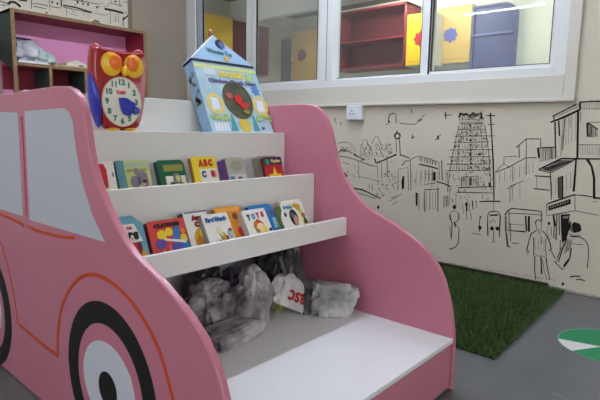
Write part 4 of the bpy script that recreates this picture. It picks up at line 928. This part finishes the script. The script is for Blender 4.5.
# -------------------------------------------------------------- grass mat
GX0, GX1, GY0, GY1 = 2.19, XW-0.04, .757, 2.95
mt_base = mat('grass_mat_backing', (30, 48, 26), .9, .1)
gm = tag(MB().prism([(GX0, GY0), (GX1, GY0+.04), (GX1, GY1), (GX0, GY1)], 'z', 0.0, .008).build('grass_mat', mt_base), 'rectangular green artificial grass mat on the grey floor along the mural wall', 'grass mat')
rng = np.random.default_rng(2)
def blade_mesh():
    N = 52000
    # denser near the visible front and right edges
    x = rng.uniform(GX0-.008, GX1, N); y = GY0-.008 + (GY1-GY0)*(1-rng.power(1.6, N)) + .04*(x-GX0)/(GX1-GX0)
    h = rng.uniform(.016, .040, N); w = rng.uniform(.0028, .0062, N); a = rng.uniform(0, 2*np.pi, N); ln = rng.uniform(.002, .018, N); b = rng.uniform(0, 2*np.pi, N)
    ux, uy = np.cos(a)*w/2, np.sin(a)*w/2; lx, ly = np.cos(b)*ln, np.sin(b)*ln
    V = np.zeros((N, 5, 3))
    V[:, 0] = np.stack([x-ux, y-uy, np.full(N, .006)], 1); V[:, 1] = np.stack([x+ux, y+uy, np.full(N, .006)], 1)
    V[:, 2] = np.stack([x+ux*.8+lx*.4, y+uy*.8+ly*.4, h*.6], 1); V[:, 3] = np.stack([x-ux*.8+lx*.4, y-uy*.8+ly*.4, h*.6], 1)
    V[:, 4] = np.stack([x+lx, y+ly, h], 1)
    V = V.reshape(-1, 3); i0 = np.arange(N)*5
    quads = np.stack([i0, i0+1, i0+2, i0+3], 1); tris = np.stack([i0+3, i0+2, i0+4], 1)
    me = bpy.data.meshes.new('grass_blades')
    loops = np.concatenate([quads.ravel(), tris.ravel()])
    me.vertices.add(len(V)); me.vertices.foreach_set('co', V.ravel())
    me.loops.add(len(loops)); me.loops.foreach_set('vertex_index', loops.astype(np.int32))
    me.polygons.add(2*N); st = np.concatenate([np.arange(N)*4, 4*N+np.arange(N)*3]); me.polygons.foreach_set('loop_start', st.astype(np.int32))
    me.update(calc_edges=True); me.validate()
    return me
GR = mat('artificial_grass_blade', (96, 122, 66), .5, .3, col2=(48, 72, 38), vscale=60)
gme = blade_mesh(); gme.materials.append(GR)
gb = bpy.data.objects.new('grass_blades', gme); COL.objects.link(gb); gb.parent = gm; gb['kind'] = 'stuff'

# ---------------------------------------------------------- floor sticker
sc, sr_ = (2.715, .409), .2167
st = thing('floor_sticker', 'round green floor sticker with a white wedge, at the right edge of the photo', 'floor sticker', (sc[0], sc[1], 0))
SG = mat('sticker_green', (14, 136, 88), .45, .4); SWH = mat('sticker_white', (226, 222, 226), .45, .4)
MB().disc((0, 0), sr_, sr_, 'z', 0.0004, .0014, 72).build('green_disc', SG, st)
MB().ring((0, 0), sr_-.006, sr_, 'z', .0004, .0017, 72).build('pale_edge', mat('sticker_edge', (120, 176, 148), .5), st)
a0, a1 = math.atan2(.623-sc[1], 2.649-sc[0]), math.atan2(.545-sc[1], 2.541-sc[0])
wd = [(-.03, .025)] + [((sr_-.004)*math.cos(a0+.03+(a1-a0+.06)*i/8), (sr_-.004)*math.sin(a0+.03+(a1-a0+.06)*i/8)) for i in range(9)]
MB().prism(wd, 'z', .0005, .0019).build('white_wedge', SWH, st)
MB().prism([(-x*1.0, -z*1.0) for x, z in wd], 'z', .0005, .0019).build('white_wedge', SWH, st)

# ------------------------------------------------- things in the back cabinet
cb = thing('carrier_bag', 'pale crumpled plastic bag on the shelf of the pink cabinet at the far left', 'bag', (1.73, 4.60, 1.525))
b1 = crumple((0.24, 0.2, 0.20), 21, amp=.2, crease=.8); b1.build('wrapping', plastic('pale_lilac_bag', (206, 206, 216), (150, 150, 160)), cb, smooth=True)
b2 = crumple((0.20, 0.12, 0.10), 22, amp=.3, crease=.9); b2.v = [(v[0]+.12, v[1]-.05, v[2]) for v in b2.v]; b2.build('bag_end', plastic('pale_green_bag', (190, 206, 200), (130, 146, 142)), cb, smooth=True)
MB().tube([(-.10, .05, .10), (-.06, .03, .19), (.06, .03, .185), (.10, .05, .10)], .010, 8).build('dark_handle', mat('navy_handle', (36, 36, 56), .6), cb, smooth=True)
pp = thing('paper_stack', 'flat stack of white papers under the plastic bag in the pink cabinet', 'papers', (1.745, 4.60, 1.503))
MB().box(-.12, .125, -.135, .10, 0, .012).build('sheet', mat('paper_white', (222, 222, 222), .6), pp); MB().box(-.11, .115, -.13, .09, .012, .020).build('sheet', mat('paper_grey', (200, 204, 212), .6), pp)
pb = thing('paper_stack', 'loose stack of cream booklets on the cabinet shelf, left of the owl clock', 'papers', (2.09, 4.60, 1.503))
MB().box(-.18, .12, -.13, .08, 0, .012).build('booklet', mat('booklet_tan', (180, 164, 120), .6), pb); MB().box(-.08, .16, -.135, .07, .012, .036).build('booklet', mat('booklet_cream', (216, 208, 184), .6), pb)
MB().prism([(-.06, .036), (.10, .036), (.02, .07)], 'y', -.12, .05).build('open_booklet', mat('booklet_pale', (204, 200, 184), .6), pb); MB().box(.03, .07, -.137, -.134, .014, .026).build('print_block', mat('booklet_print', (80, 84, 96), .6), pb)

# ------------------------------------------------------------------ lights
HOUS = mat('lamp_housing', (230, 230, 226), .5)
def tube_lamp(label, p, axis, L, strength, col, z):
    t = thing('tube_lamp', label, 'lamp', (p[0], p[1], z), group='ceiling tube lamps')
    dx = (L/2, .03) if axis == 'x' else (.03, L/2)
    MB().box(-dx[0]-.02*(axis == 'x'), dx[0]+.02*(axis == 'x'), -dx[1]-.02*(axis == 'y'), dx[1]+.02*(axis == 'y'), .03, .08).build('housing', HOUS, t, bevel=.004)
    a, b = ((-L/2, 0, 0), (L/2, 0, 0)) if axis == 'x' else ((0, -L/2, 0), (0, L/2, 0))
    MB().tube([a, b], .014, 12).build('tube', emit('tube_%s_%g' % (label[:12], strength), col, strength), t, smooth=True)
    r = MB()
    for q in (a, b):
        r.box(q[0]-.012, q[0]+.012, q[1]-.012, q[1]+.012, -.02, .03)
    r.build('lamp_holder', HOUS, t)
    cr_ = MB().box(-.008, .008, -.008, .008, .08, (ZC if p[0] < XW else 2.80)-z); cr_.build('drop_rod', HOUS, t)
    return t
COOL = (.90, .98, 1.16)
tube_lamp('ceiling tube lamp hung crosswise over the display shelf', (1.3, 2.02), 'x', 1.2, 178, COOL, 2.74)
tube_lamp('ceiling tube lamp hung crosswise between the display shelf and the mural wall', (2.72, 2.02), 'x', 1.2, 165, COOL, 2.74)
tube_lamp('ceiling tube lamp hung lengthwise left of the display shelf', (-.40, 2.83), 'y', 1.15, 45, COOL, 2.74)
tube_lamp('ceiling tube lamp hung lengthwise in the adjoining room', (5.55, 3.3), 'y', 1.2, 150, (1.0, 1.0, .93), 2.69)
tube_lamp('ceiling tube lamp hung lengthwise at the near end of the adjoining room', (5.45, 0.9), 'y', 1.2, 230, (.98, 1.0, .95), 2.69)  # extra unseen lamp added to brighten the adjoining room's far wall

w = bpy.data.worlds.new('daylight'); scene.world = w; w.use_nodes = True
bg = w.node_tree.nodes['Background']; bg.inputs['Color'].default_value = (.97, .99, 1.0, 1); bg.inputs['Strength'].default_value = 3.0

scene.view_settings.view_transform = 'Standard'
scene.view_settings.look = 'None'
scene.view_settings.exposure = 0.0
scene.view_settings.gamma = 1.0
scene.view_settings.use_curve_mapping = False
